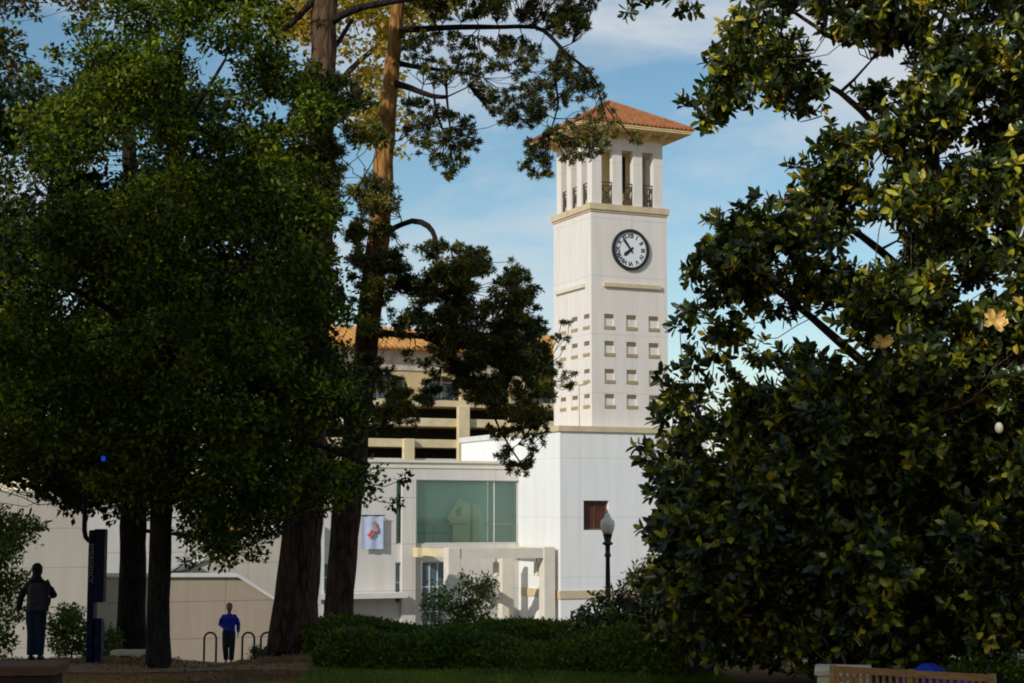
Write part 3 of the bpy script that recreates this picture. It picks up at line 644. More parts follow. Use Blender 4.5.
for k, (a_, b_) in enumerate([(493,499),(534,540)]):
    u0_, z1_ = q(a_,562,.5); u1_, z0_ = q(b_,576,.5); uc = (u0_+u1_)/2; rr = (u1_-u0_)/2
    Lp = Bld('pendant_lamp', uc, .5, z0_, ('white cylinder lamp hanging under the portico, beside the outer column','white cylinder lamp hanging at the middle of the portico beam')[1-k], 'lamp', 'lamps hanging from the portico')
    mb = MB(); mb.lathe([(rr*.9,0),(rr,.04),(rr,z1_-z0_-.04),(rr*.8,z1_-z0_)], (uc,.5,z0_), 14); Lp.part('lamp_shade', mb, M['lampglass'])
    mb = MB(); mb.tube([(uc,.5,z1_),(uc,.5,zb0_+.12)], .03, 6); Lp.part('rod', mb, M['iron'])
# banner on the left wall
b0u, bz1 = q(362,516,VE-.3); b1u, bz0 = q(383,549,VE-.3)
Bb = Bld('banner', (b0u+b1u)/2, VE-.3, bz0, 'pale blue banner with red lettering hung on the white wall', 'banner')
mb = MB(); n_ = 10
vs = [(b0u+(b1u-b0u)*i/n_, VE-.3+.03*math.sin(i*1.1), z_) for z_ in (bz0,bz1) for i in range(n_+1)]; vs2 = [(x,y+.02,z) for x,y,z in vs]
fs = [(i,i+1,i+n_+2,i+n_+1) for i in range(n_)]; k0 = len(vs); mb.add(vs+vs2, fs+[(f_[3]+k0,f_[2]+k0,f_[1]+k0,f_[0]+k0) for f_ in fs]+[(0,k0,k0+1,1)]); Bb.part('cloth', mb, M['banner'])
def stroke(pts, r=.06):
    mb = MB(); P_ = [(q(x,y,VE-.36)[0], VE-.36, q(x,y,VE-.36)[1]) for x,y in pts]; mb.tube(P_, r, 6); return mb
Bb.part('lettering', stroke([(373.5,522),(375.5,523),(376,526),(377.5,528),(377.3,531.5),(375.5,532)]), M['red'])
Bb.part('lettering', stroke([(368,535),(370,534),(371,530.5),(373,531.5),(373.5,534),(371,536),(370.5,538)], .085), M['red'])
mb = MB(); mb.tube([(b0u-.1,VE-.3,bz1+.03),(b1u+.1,VE-.3,bz1+.03)], .035, 6); mb.tube([(b0u+.1,VE-.3,bz1+.03),(b0u+.1,VE,bz1+.03)], .03, 6); mb.tube([(b1u-.1,VE-.3,bz1+.03),(b1u-.1,VE,bz1+.03)], .03, 6); Bb.part('bracket', mb, M['iron'])
# ------------------------------------------------------------------ REAR BUILDING
VR = 28; Rr = Bld('arcade_building', -6, VR+6, GT, 'ochre hillside building with arched upper windows and orange tile roof', 'building')
q = lambda px, py, v=VR: hv(px, py, v)
ul = q(262,400)[0]; ur = q(600,400)[0]
Z = lambda y: q(450, y)[1]
zs = dict(eave=Z(352), fr0=Z(372), bal1=Z(401), bal0=Z(407), b2t=Z(419), b2b=Z(427), b3t=Z(440), b3b=Z(448))
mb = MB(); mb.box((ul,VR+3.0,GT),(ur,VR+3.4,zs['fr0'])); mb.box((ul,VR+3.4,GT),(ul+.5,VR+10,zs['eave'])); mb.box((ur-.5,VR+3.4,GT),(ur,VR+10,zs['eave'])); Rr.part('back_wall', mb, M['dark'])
mb = MB(); mb.box((ul,VR,zs['fr0']),(ur,VR+3.4,zs['eave'])); Rr.part('frieze', mb, M['frieze'])
mb = MB(); zr0 = zs['eave']; zr1 = Z(336)
mb.add([(ul-.6,VR-1.0,zr0+.003),(ur+.6,VR-1.0,zr0+.003),(ur+.6,VR+5,zr1+.9),(ul-.6,VR+5,zr1+.9),(ur+.6,VR+11,zr0+.003),(ul-.6,VR+11,zr0+.003)], [(0,1,2,3),(3,2,4,5),(0,5,4,1),(0,3,5),(1,4,2)])
for x in np.arange(ul-.6, ur+.6, .42): mb.tube([(x,VR-1.03,zr0+.05),(x,VR+5,zr1+.95)], .13, 6)
Rr.part('roof', mb, M['tile_o'])
# arcade bays
bay = q(446.5,400)[0]-q(395,400)[0]; cxs = [q(391,400)[0]+k*bay for k in range(-2,5)]
zsp = Z(388); ztp = zs['fr0']-.003; mb = MB(); aw = bay*.37
for c_ in cxs:
    zc = zs['bal1']+.9; r_ = aw; poly_l = [(c_-bay/2,zs['bal1']),(c_-aw,zs['bal1']),(c_-aw,zc)]+[(c_+aw*math.cos(t), zc+aw*.62*math.sin(t)) for t in np.linspace(math.pi*.95,math.pi/2,9)]+[(c_,ztp),(c_-bay/2,ztp)]
    mb.prism_v(poly_l, VR+.1, VR+.5); mb.prism_v([(2*c_-x,z) for x,z in poly_l][::-1], VR+.1, VR+.5)
Rr.part('arcade_wall', mb, M['ochre'])
for c_ in cxs:
    mb = MB(); z0_, z1_ = zs['bal1'], zs['fr0']
    for k in range(4): x = c_-aw-.1+(2*aw+.1)*k/3; mb.box((x,VR+1.5,z0_),(x+.09,VR+1.6,z1_))
    mb.box((c_-aw-.1,VR+1.51,z0_+1.4),(c_+aw+.1,VR+1.59,z0_+1.5)); wn = Rr.part('window', mb, M['mullion'])
    mb = MB(); mb.box((c_-bay/2+.02,VR+1.62,z0_),(c_+bay/2-.02,VR+1.64,z1_)); Rr.part('pane', mb, M['winglass'], wn)
for a_, b_ in (('bal1','bal0'),('b2t','b2b'),('b3t','b3b')):
    mb = MB(); mb.box((ul,VR-.5,zs[b_]),(ur,VR+2.9,zs[a_])); Rr.part('balcony', mb, M['cream'])
for px0, px1 in ((404,415),(458.5,470),(510,520),(350,361)):
    x0_, x1_ = q(px0,430,VR-.9)[0], q(px1,430,VR-.9)[0]; mb = MB(); mb.bevbox((x0_,VR-.9,GT),(x1_,VR-.51,zs['bal0']-.003 if px0 != 404 else zs['b3t']),.03); Rr.part('pillar', mb, M['cream'])
mb = MB(); mb.box((ul,VR-.3,GT),(ur,VR+.2,Z(459))); Rr.part('plinth', mb, M['coping'])
# ------------------------------------------------------------------ LEFT WALLS AND RAMP
def wallthing(name, v0, poly, label, cat, mat, cop=None, t=.5, dz=.15, rz=0):
    P_ = [hv(x,y,v0) for x,y in poly]; u_ = np.mean([p_[0] for p_ in P_]); B_ = Bld(name, u_, v0, GT-.1, label, cat)
    mb = MB(); mb.prism_v(P_, v0, v0+t); B_.part('wall', mb, mat)
    if cop:
        for seg in cop:
            a_, b_ = [hv(x,y,v0) for x,y in seg]
            mb = MB(); mb.prism_v([(a_[0],a_[1]),(b_[0],b_[1]),(b_[0],b_[1]+dz),(a_[0],a_[1]+dz)], v0-.14, v0+t+.14); B_.part('coping', mb, M['coping'])
    return B_
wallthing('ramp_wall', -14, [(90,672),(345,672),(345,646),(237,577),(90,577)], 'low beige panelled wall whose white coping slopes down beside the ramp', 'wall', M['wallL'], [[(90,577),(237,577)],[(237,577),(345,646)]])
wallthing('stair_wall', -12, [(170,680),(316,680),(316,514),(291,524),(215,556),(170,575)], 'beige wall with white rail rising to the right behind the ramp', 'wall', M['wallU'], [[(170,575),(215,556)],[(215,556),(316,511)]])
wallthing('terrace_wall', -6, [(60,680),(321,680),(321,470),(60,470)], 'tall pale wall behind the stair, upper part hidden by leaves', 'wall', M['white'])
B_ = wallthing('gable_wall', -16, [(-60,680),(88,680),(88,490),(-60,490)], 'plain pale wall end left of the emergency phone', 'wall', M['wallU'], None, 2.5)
tl, tz = hv(217,525,-6.3); tr_, _ = hv(243,525,-6.3)
X_ = Bld('wall_canopy', (tl+tr_)/2, -6.3, tz-.3, 'small tiled ochre canopy on the pale terrace wall', 'canopy')
mb = MB(); mb.add([(tl,-7.2,tz-.1),(tr_,-7.2,tz-.1),(tr_,-6.0,tz+.35),(tl,-6.0,tz+.35),(tl,-7.2,tz-.25),(tr_,-7.2,tz-.25),(tr_,-6.0,tz-.25),(tl,-6.0,tz-.25)], [(0,1,2,3),(4,7,6,5),(0,4,5,1),(1,5,6,2),(2,6,7,3),(3,7,4,0)]); X_.part('tiles', mb, M['tile_o'])
# ------------------------------------------------------------------ TREES
def base_at(px, Y): x = at(px, 600, Y)[0]; return (x, Y, float(gz(x, Y))-.05)
# front broadleaf tree A
A_poly = [(8,125),(30,70),(70,25),(130,-35),(255,-55),(300,20),(318,62),(378,92),(388,140),(352,175),(338,230),(350,280),(362,330),(366,400),(385,450),(424,482),(412,504),(345,512),(292,515),(262,552),(222,580),(192,568),(165,522),(110,515),(60,482),(-60,478),(-85,250),(5,215)]
holes = [(118,160,8),(103,178,6),(146,158,4),(208,104,6),(225,110,3),(60,85,4),(70,296,3),(190,152,3),(345,140,6),(340,185,7),(338,240,6),(30,180,4),(275,120,3)]
clA = region(A_poly, 30, 2.9, 430, .26, .72, holes, 3)
bA = base_at(157, 30)
pA = [pathpx([(157,676,30),(158,660,25),(159,600,23),(162,500,22),(167,400,20),(171,300,17),(172,200,14),(173,130,10),(178,60,7),(185,5,4)], 30),
      pathpx([(173,135,8),(150,112,6.5),(128,92,5),(108,73,3.5)], 30, [0,-.3,-.6,-.9]), pathpx([(173,135,7),(192,115,5),(206,92,4),(225,60,3)], 30, [0,.3,.7,1]),
      pathpx([(168,330,9),(220,280,7),(280,250,5),(330,215,3)], 30, [0,.5,1,1.3]), pathpx([(168,360,9),(110,310,7),(50,280,5),(-20,260,3)], 30, [0,-.5,-.8,-1]),
      pathpx([(164,450,9),(230,430,7),(300,440,5),(370,465,3)], 30, [0,-.6,-1,-1.2]), pathpx([(165,470,8),(190,490,6),(215,520,4),(222,550,3)], 30, [0,-.6,-1,-1])]
treething('broadleaf_tree', 'big dark green tree filling the left, bright lit leaves at its top, front thin trunk', bA, pA, clA, M['leafA'], M['barkG'], 'leaf', 470, .108, .068, flat=.6)
# rear left tree D
D_poly = [(-90,40),(40,75),(120,60),(190,80),(290,110),(325,180),(330,260),(335,480),(280,525),(240,520),(170,500),(100,520),(20,500),(-90,520)]
clD = region(D_poly, 37, 2.5, 270, .6, 1.1, [(118,160,12),(75,300,4),(20,180,8)], 8)
pD = [pathpx([(128,655,38),(131,640,30),(133,560,26),(134,450,24),(133,300,20),(130,160,15),(128,120,11)], 37), pathpx([(134,420,12),(200,360,9),(270,330,6)], 37, [0,.5,1]), pathpx([(134,380,12),(70,330,9),(0,300,6)], 37, [0,.5,1])]
treething('broadleaf_tree', 'tree with thick dark trunk just left of and behind the front thin trunk', base_at(130,37), pD, clD, M['leafD'], M['barkG'], 'leaf', 190, .18, .12, flat=.7)
# sparse autumn tree at far top left
clE = region([(-90,-60),(60,-60),(110,-10),(80,40),(60,110),(80,240),(-90,260)], 48, 2.5, 130, .3, .8, [(55,15,14),(40,30,12),(8,120,8)], 4)
treething('broadleaf_tree', 'sparse tree with orange and yellow leaves at the top left edge', base_at(-60,48), [pathpx([(-60,640,30),(-58,400,24),(-50,200,18),(-30,60,12),(0,-20,7)], 48)], clE, M['leafE'], M['barkM'], 'leaf', 130, .20, .13, flat=.8)
# golden tree behind pines
clF = region([(185,-60),(420,-60),(470,-20),(455,20),(415,50),(400,95),(420,140),(395,165),(345,125),(310,90),(280,40),(230,20)], 56, 2.5, 170, .3, .8, [(345,75,5),(420,50,8),(365,35,5)], 6, wide=60)
treething('broadleaf_tree', 'golden yellow leafed tree glowing behind the two pine trunks', base_at(298,56), [pathpx([(298,655,20),(302,500,17),(312,300,14),(316,90,12),(318,-20,7)], 56), pathpx([(316,120,9),(350,70,6),(400,30,4)], 56)], clF, M['leafF'], M['barkM'], 'leaf', 85, .22, .15, flat=.8)
# pine B
pB = [pathpx([(292,664,66),(293,650,54),(297,600,45),(302,540,40),(305,500,37),(311,400,33),(315,300,30),(319,200,28),(323,90,26),(325,0,26),(329,-120,22),(333,-230,14)], 35),
      pathpx([(327,25,11),(340,16,9),(362,7,8),(395,1,7),(430,-5,5)], 35, [0,-.3,-.5,-.6,-.8]), pathpx([(322,-10,9),(300,15,7),(282,30,6),(270,18,5),(245,14,4),(215,10,3)], 35, [0,-.3,-.6,-.7,-.9,-1]),
      pathpx([(325,60,6),(340,40,5),(352,20,4)], 35, [0,.5,1])]
clB = region([(170,-330),(480,-330),(520,-180),(470,-60),(400,-25),(300,-40),(200,-30),(130,-140)], 35, 2.6, 85, .3, .6, (), 12)+region([(180,-20),(300,-20),(290,14),(240,22),(190,12)], 34, .6, 14, .15,.3, (), 13)+region([(290,70),(320,58),(372,92),(382,140),(350,165),(335,230),(335,300),(295,300)], 33.9, .8, 75, .22,.42, (), 14)
treething('pine_tree', 'tall pine with the thickest reddish trunk, straight, at the centre left', base_at(292,35), pB, clB, M['leafP'], M['barkB'], 'needle', 170, .13, .028, maxr=.05)
# pine C
pC = [pathpx([(336,650,36),(338,625,30),(342,570,29),(348,500,28),(355,440,26),(360,404,25),(369,320,23.5),(377,240,22),(384,160,20),(389,100,17.5),(394,50,15),(398,0,13),(404,-120,9),(408,-200,5)], 40),
      pathpx([(396,30,8),(420,29,7),(460,27,6),(500,27,5),(535,27,4.5),(550,36,4),(561,48,4),(572,58,3.4),(585,68,3),(598,85,2)], 40, [0,-.3,-.6,-.9,-1.1,-1.2,-1.2,-1.2,-1.2,-1.2]),
      pathpx([(561,48,3.5),(556,60,3),(556,85,2.6),(558,105,2),(551,130,1.5)], 40, [-1.2,-1.2,-1.3,-1.3,-1.3]),
      pathpx([(393,62,7),(412,66,6),(440,70,4),(470,74,3)], 40, [0,.3,.6,.8]), pathpx([(446,70,3),(447,100,2.5),(451,135,2)], 40, [.6,.6,.6]),
      pathpx([(391,82,8),(410,88,6.5),(432,96,5),(447,97,4)], 40, [0,-.4,-.8,-1]), pathpx([(434,96,3),(437,115,2.5),(447,140,2)], 40, [-.8,-.9,-1]),
      pathpx([(378,234,9),(392,229,6),(412,221,6),(428,226,6),(435,238,5),(437,255,4),(445,285,3)], 40, [0,-.3,-.6,-.8,-.9,-1,-1]),
      pathpx([(367,338,9),(380,333,7),(400,335,6),(428,337,6),(442,348,5.5),(452,362,5),(460,376,4),(470,388,3)], 40, [0,-.3,-.6,-.8,-.9,-1,-1,-1]),
      pathpx([(428,337,5),(450,334,4),(480,345,3.5),(515,360,3),(540,385,2)], 40, [-.8,-.7,-.6,-.5,-.5]), pathpx([(480,380,3),(500,430,2),(520,462,1.6)], 40, [-.6,-.8,-.9])]
clC = (region([(398,-40),(610,-40),(598,5),(590,28),(565,42),(540,30),(500,18),(440,20),(405,15)], 39.3, 1.1, 190, .10,.24, [(455,10,5)], 21, wide=30)
     + region([(400,30),(480,34),(560,44),(600,75),(608,98),(575,100),(530,128),(500,125),(470,88),(430,85),(405,60)], 39.3, 1.0, 330, .05,.13, [(500,80,10),(440,52,6)], 22, wide=30)
     + region([(402,95),(430,102),(478,120),(482,140),(468,165),(450,180),(425,165),(405,135)], 39.5, .8, 120, .05,.13, (), 23, wide=30)
     + region([(515,150),(548,125),(590,105),(612,108),(625,126),(600,160),(560,165),(548,182),(522,176)], 38.7, .5, 110, .04,.11, (), 24, wide=30)
     + region([(598,130),(640,128),(668,136),(660,142),(610,146),(604,165),(596,160)], 38.7, .3, 6, .08,.13, (), 29, wide=30)
     + region([(388,252),(430,238),(470,243),(505,252),(548,292),(540,310),(553,335),(556,385),(546,432),(505,425),(465,402),(430,378),(400,352),(386,300)], 39.5, 1.3, 300, .12,.30, [(415,262,8),(402,305,7),(500,262,6),(420,350,8),(400,345,6),(540,300,5)], 25, wide=40)
     + region([(488,425),(548,425),(546,452),(524,476),(498,468)], 39.2, .5, 50, .05,.14, (), 26, wide=30)
     + region([(335,175),(375,168),(395,185),(392,330),(372,345),(350,330),(345,250)], 39.2, 1.0, 42, .18,.4, [(343,250,6),(350,205,6)], 27, wide=30)
     + region([(372,350),(405,378),(445,385),(440,412),(410,432),(372,430)], 39, .6, 60, .08,.2, (), 28, wide=30)
     + region([(556,318),(572,318),(576,345),(580,385),(562,392),(556,360)], 38.9, .3, 12, .04,.09, (), 30)
     + region([(250,-330),(560,-330),(610,-180),(560,-60),(420,-60),(300,-150)], 40, 2.5, 60, .3, .6, (), 31))
clC += region([(395,258),(430,245),(470,250),(500,262),(540,300),(545,335),(550,385),(540,425),(505,418),(465,395),(430,370),(405,345),(395,300)], 39.5, 1.1, 45, .15, .34, [(415,262,8),(402,305,7),(500,262,6),(420,350,8),(400,345,6),(540,300,5)], 45, wide=40)
treething('pine_tree', 'slender leaning pine whose sunlit boughs reach right towards the clock tower', base_at(336,40), pC, clC, M['leafP'], M['barkP'], 'needle', 210, .115, .026, maxr=.04, jit=.2, pen=.1)
# magnolia
MY = 25.5
M_poly = [(735,8),(760,-60),(1180,-60),(1230,200),(1240,640),(1120,665),(960,668),(830,672),(700,668),(655,640),(640,600),(655,560),(640,520),(655,480),(640,450),(628,432),(650,425),(668,405),(656,372),(672,355),(678,320),(700,295),(688,262),(712,235),(725,200),(745,190),(770,205),(800,180),(790,150),(822,118),(850,98),(800,112),(768,108),(730,100),(700,130),(688,105),(706,82),(712,50)]
mh = [(742,196,4),(860,232,13),(885,236,9),(905,230,8),(835,255,9),(783,262,9),(830,318,10),(800,330,12),(770,338,10),(745,325,8),(768,385,7),(835,342,9),(870,358,6),(720,400,7),(845,100,10),(862,75,7),(870,50,5),(815,60,4),(900,60,7),(985,110,6),(1010,160,5),(948,270,6),(955,340,5),(795,25,5),(938,20,6),(985,30,6),(710,428,4),(740,360,6),(1000,300,4),(905,105,5),(930,170,5),(980,215,5),(880,165,5)]
mh = [(a_,b_,c_*.6) for a_,b_,c_ in mh]
mh += [(790,140,20),(752,152,22),(815,128,10),(728,172,14),(770,125,10)]
clM = region(M_poly, MY, 3.6, 1150, .24, .55, mh, 40, wide=150)
pM = [pathpx([(925,700,46),(925,660,38),(922,580,34),(925,480,30),(930,360,26),(935,240,20),(930,120,14),(925,20,10),(920,-40,6)], 27),
      pathpx([(925,520,14),(860,470,11),(790,430,8),(710,425,5)], 27, [0,-1,-1.6,-2]), pathpx([(928,420,13),(860,360,10),(790,300,7),(730,260,4)], 27, [0,-1,-1.6,-2]),
      pathpx([(932,300,11),(880,250,8),(820,210,6),(770,200,4)], 27, [0,-1,-1.4,-1.6]), pathpx([(932,200,10),(880,130,7),(820,80,5),(760,75,4),(715,95,2.5)], 27, [0,-1,-1.4,-1.5,-1.5]),
      pathpx([(930,380,13),(1000,300,9),(1070,250,6)], 27, [0,-1,-2]), pathpx([(925,560,12),(980,500,9),(1050,480,6)], 27, [0,-1.5,-2]), pathpx([(925,560,12),(850,560,9),(760,590,6),(680,610,4)], 27, [0,-1.5,-2,-2]),
      pathpx([(800,118,2.5),(815,110,2),(822,116,1.5),(800,122,1)], 25.5), pathpx([(835,40,5),(770,0,3.5),(700,-8,3),(625,-4,2)], 26)]
clM += region([(680,95),(706,88),(735,100),(728,128),(700,142),(684,118)], 25.5, .4, 9, .10,.18, (), 41) + [(*at(628,8,26),.10),(*at(640,2,26),.10),(*at(676,3,26),.12),(*at(692,10,26),.10),(*at(655,-8,26),.14)]
mg = treething('magnolia_tree', 'huge glossy-leaved magnolia filling the right side with yellowing leaves and blossoms', base_at(925,27), pM, clM, M['leafM'], M['barkM'], 'rosette', 40, .18, .088, maxr=.05)
bM = np.array(base_at(925,27))
for px_, py_, s_, YY in ((996,320,.26,21.9),(882,343,.20,22.2)):   # open blossoms
    mb = MB(); P_, F_ = [], []
    c_ = at(px_,py_,YY)-bM
    for k in range(11):
        a_ = k*2*math.pi/7+.3*k; up = .15+.9*random.random(); d_ = np.array([math.cos(a_), -up, math.sin(a_)*.75]); d_ /= np.linalg.norm(d_); sd_ = np.cross(d_, [.2,-1,.1]); sd_ /= np.linalg.norm(sd_)
        L_ = s_*random.uniform(.55,.95); W2 = s_*random.uniform(.16,.26); cl_ = np.array([0,-.05,.03])*random.uniform(-1,1)
        pts = [c_, c_+d_*L_*.35+sd_*W2*.8, c_+d_*L_*.75+sd_*W2+cl_*.6, c_+d_*L_+cl_, c_+d_*L_*.75-sd_*W2+cl_*.6, c_+d_*L_*.35-sd_*W2*.8, c_+d_*L_*.6+np.array([0,.02,0])]
        mb.add(pts, [(0,1,6),(1,2,6),(2,3,6),(3,4,6),(4,5,6),(5,0,6)])
    fl = mb.build('flower', M['petal'], mg)
mb = MB(); mb.ell(at(999,428,21.9)-bM, (.055,.055,.075)); mb.build('bud', M['bud'], mg, smooth=True)
for k_, (px_, Y_, top_, n_) in enumerate([(740,58,440,70),(850,62,400,90),(960,60,395,90),(1060,64,380,70)]):
    cl_ = region([(px_-75,top_+70),(px_-40,top_),(px_+40,top_-8),(px_+80,top_+60),(px_+95,600),(px_+70,650),(px_-60,650),(px_-85,590)], Y_, 3, n_, .8, 1.5, (), 60+k_)
    treething('broadleaf_tree', ['small dark tree behind the left part of the magnolia, beside the tower','dark round tree glimpsed through the middle of the magnolia','dark tree behind the magnolia trunk','dark tree behind the magnolia at the right edge'][k_], base_at(px_,Y_), [pathpx([(px_,650,18),(px_+2,560,14),(px_,top_+40,7)], Y_)], cl_, M['leafD'], M['barkG'], 'leaf', 70, .26, .18, flat=.8, group='dark trees behind the magnolia')
# shrubs
def shrub(name, label, px, Y, poly, T_, n, rmin, rmax, mat, dens, ln, wd, seed, holes=(), kind='leaf', group=None, cat='shrub'):
    b_ = base_at(px, Y); cl = region(poly, Y, T_, n, rmin, rmax, holes, seed, wide=60)
    cl = [c_ for c_ in cl if c_[2] > gz(c_[0],c_[1])+.05]
    top = at(px, min(p[1] for p in poly)+25, Y); paths = [[(np.array(b_), .03), ((np.array(b_)+top)/2+np.array([.05,0,0]), .018), (top, .008)]]
    return treething(name, label, b_, paths, cl, mat, M['barkM'], kind, dens, ln, wd, cat=cat, group=group, maxr=.009, tw=.006)
shrub('shrub', 'light green leafy shrub rising above the hedge in front of the entrance', 460, 41.5, [(424,640),(422,598),(432,580),(455,588),(462,572),(480,566),(498,580),(500,600),(492,625),(505,645)], .9, 90, .16,.32, M['leafS'], 420, .10, .05, 51)
shrub('shrub', 'dark green shrub between the hedge and the magnolia below the lamp', 612, 30, [(572,640),(574,612),(590,604),(598,590),(618,585),(630,566),(655,560),(690,580),(690,645)], 1.0, 150, .16,.34, M['leafM'], 230, .12, .055, 52, kind='leaf')
shrub('shrub', 'leafy shrub at the left edge beside the person with the backpack', -8, 34.5, [(-60,660),(-60,500),(10,498),(45,512),(38,540),(25,560),(30,600),(20,655)], 1.2, 110, .25,.45, M['leafS'], 330, .12, .055, 53)
shrub('shrub', 'low bright shrub between the walking person and the emergency phone', 72, 35, [(48,655),(50,615),(62,600),(78,606),(92,620),(118,628),(125,655)], .7, 80, .15,.28, M['leafS'], 480, .10, .05, 54)
shrub('shrub', 'small round dark bush between the bike hoops', 256, 49.5, [(248,662),(250,648),(256,644),(264,650),(264,662)], .3, 22, .12,.18, M['leafD'], 900, .07, .04, 55)
shrub('shrub', 'low bright green bush right of the bench', 990, 22.5, [(930,700),(940,668),(960,660),(1000,656),(1060,655),(1100,700)], .9, 110, .16,.3, M['leafH'], 600, .07, .04, 56)
# hedges
def hedge(name, label, p0, p1, zt0, zt1, width, seed, n, bump=.19):
    p0 = np.array(p0); p1 = np.array(p1); d = p1-p0; Ln = np.linalg.norm(d); d = d/Ln; nn = np.array([-d[1], d[0]])
    b_ = np.array([*(p0+p1)/2, float(gz(*(p0+p1)/2))]); root = empty(name, b_, 0, label, 'hedge', None)
    def top(s, w): return np.interp(s,[0,.5,1],[zt0,(zt0+zt1)/2,zt1])+bump*np.sin(s*Ln*.9+seed)*.6+bump*np.sin(s*Ln*2.3+w*2+seed*2)*.4-.22*(np.abs(w)**4)
    s = RNG.uniform(-.01,1.01,n); f_ = RNG.random(n); w = np.where(f_ < .55, RNG.uniform(-1,1,n), np.where(RNG.random(n) < .7, -1.0, 1.0)); side = f_ >= .55
    wv = w*width/2; zt = top(s, w); xy = p0+np.outer(s*Ln, d)+np.outer(wv, nn); g_ = gz(xy[:,0], xy[:,1])
    z = np.where(side, g_+(zt-g_)*RNG.random(n)**.8, zt); dp = RNG.random(n)**1.5*.20-.09*(RNG.random(n) < .10)*RNG.random(n)
    P = np.stack([xy[:,0], xy[:,1], z-np.where(side,0,dp)], 1); P[:,:2] -= np.outer(np.where(side, np.sign(w)*(dp-.04+.05*np.sin(s*Ln*4+z*6)), 0), nn)
    N = rnd_unit(n)*.9+np.where(side[:,None], np.outer(w, np.append(nn,0)), np.array([0,0,1]))
    leaves('foliage', P-b_, rnd_unit(n)+np.array([0,0,.3]), N, RNG.uniform(.6,1.4,n)*.085, .048, M['leafH'], root)
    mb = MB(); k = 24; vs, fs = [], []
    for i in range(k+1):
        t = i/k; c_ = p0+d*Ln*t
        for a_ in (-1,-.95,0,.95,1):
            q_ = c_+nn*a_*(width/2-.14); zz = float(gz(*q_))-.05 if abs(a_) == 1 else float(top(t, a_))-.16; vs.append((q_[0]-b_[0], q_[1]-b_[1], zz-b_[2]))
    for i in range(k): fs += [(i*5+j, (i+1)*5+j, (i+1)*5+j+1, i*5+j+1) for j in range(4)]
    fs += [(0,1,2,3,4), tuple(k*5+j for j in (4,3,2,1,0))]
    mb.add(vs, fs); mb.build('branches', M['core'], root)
    return root
hx = lambda px, Y: (at(px,600,Y)[0], Y)
def zpx(py, Y): return float(at(512, py, Y)[2])
hedge('hedge', 'clipped green hedge, front row, rising to a lit mound by the magnolia', hx(345,30.5), hx(700,27.5), zpx(640,30.5), zpx(628,27.5), 1.9, 1, 52000)
hedge('hedge', 'darker back row of the hedge beside the pine trunk', hx(318,35.5), hx(640,35), zpx(621,35.5), zpx(626,35), 2.4, 2.5, 60000, .18)
# ------------------------------------------------------------------ shade trees standing outside the frame, towards the sun
proto = None
def shade(x, y, h, r, k):
    global proto
    z0 = float(gz(x, y))
    if proto is None:
        rg = random.Random(2); cl = []
        while len(cl) < 120:
            d = [rg.uniform(-1,1) for _ in range(3)]
            if sum(c*c for c in d) < 1: cl.append((d[0]*.42, d[1]*.42, .62+d[2]*.36, rg.uniform(.05,.10)))
        root = empty('shade_tree', (x,y,z0), 0, '', 'tree'); pths = [[(np.array((0,0,-.02)),.028),(np.array((.01,0,.3)),.02),(np.array((0,.01,.6)),.014),(np.array((0,0,.9)),.005)]]
        wood(pths, cl, tw=.002, maxr=.008, jit=.02).build('trunk', M['barkG'], root)
        P, D = clump_leaves(cl, 3300, .02); n = len(P); leaves('crown', P, D, rnd_unit(n), .026, .016, M['leafD'], root); proto = root; o = root
    else: o = copy_tree(proto)
    o.location = (x,y,z0); o.scale = (r/.42, r/.42, h); o.rotation_euler = (0,0,k*1.3)
    tag(o, 'tall leafy tree standing behind the viewer, outside the picture', 'tree', 'shade trees behind the viewer')
for k, a in enumerate([(-16.5,13.5,17.5,5),(-11.5,5,18.5,4.4),(-18.6,9,19,5),(-24,14,19.5,5.5),(-29.3,18,24,5.5),(-34,24,25,5.5),(-7.4,-1,18.5,4.2),(-5.4,-8,15,5),(-14,-2,20,4.4),(-22,3,22,6)]): shade(*a, k)
# ------------------------------------------------------------------ STREET LAMP
Yl = 48; lb = base_at(608, Yl); lp = empty('street_lamp', lb, 0, 'black lamp post with cream acorn globe in front of the tower base', 'street lamp')
def lz_(py): return zpx(py, Yl)-lb[2]
mb = MB(); H = lz_(545); mb.lathe([(.22,0),(.22,.15),(.16,.25),(.14,.6),(.085,.75),(.075,H*.6),(.06,H-.35),(.10,H-.30),(.07,H-.22),(.07,H-.02),(.15,H+.02),(.15,H+.06),(.09,H+.1),(.13,lz_(535)),(.15,lz_(534))], n=16); mb.build('post', M['iron'], lp, smooth=True)
mb = MB(); z0_, z1_ = lz_(534), lz_(515); h = z1_-z0_; mb.lathe([(.12,z0_),(.17,z0_+h*.15),(.205,z0_+h*.45),(.19,z0_+h*.7),(.10,z0_+h*.85),(.09,z0_+h*.9),(.075,z1_)], n=18); mb.build('globe', M['lampglass'], lp, smooth=True)
mb = MB(); mb.lathe([(.08,z1_),(.05,z1_+.04),(.02,z1_+.07),(.03,z1_+.10),(.005,z1_+.16)], n=10); mb.build('finial', M['lampglass'], lp)
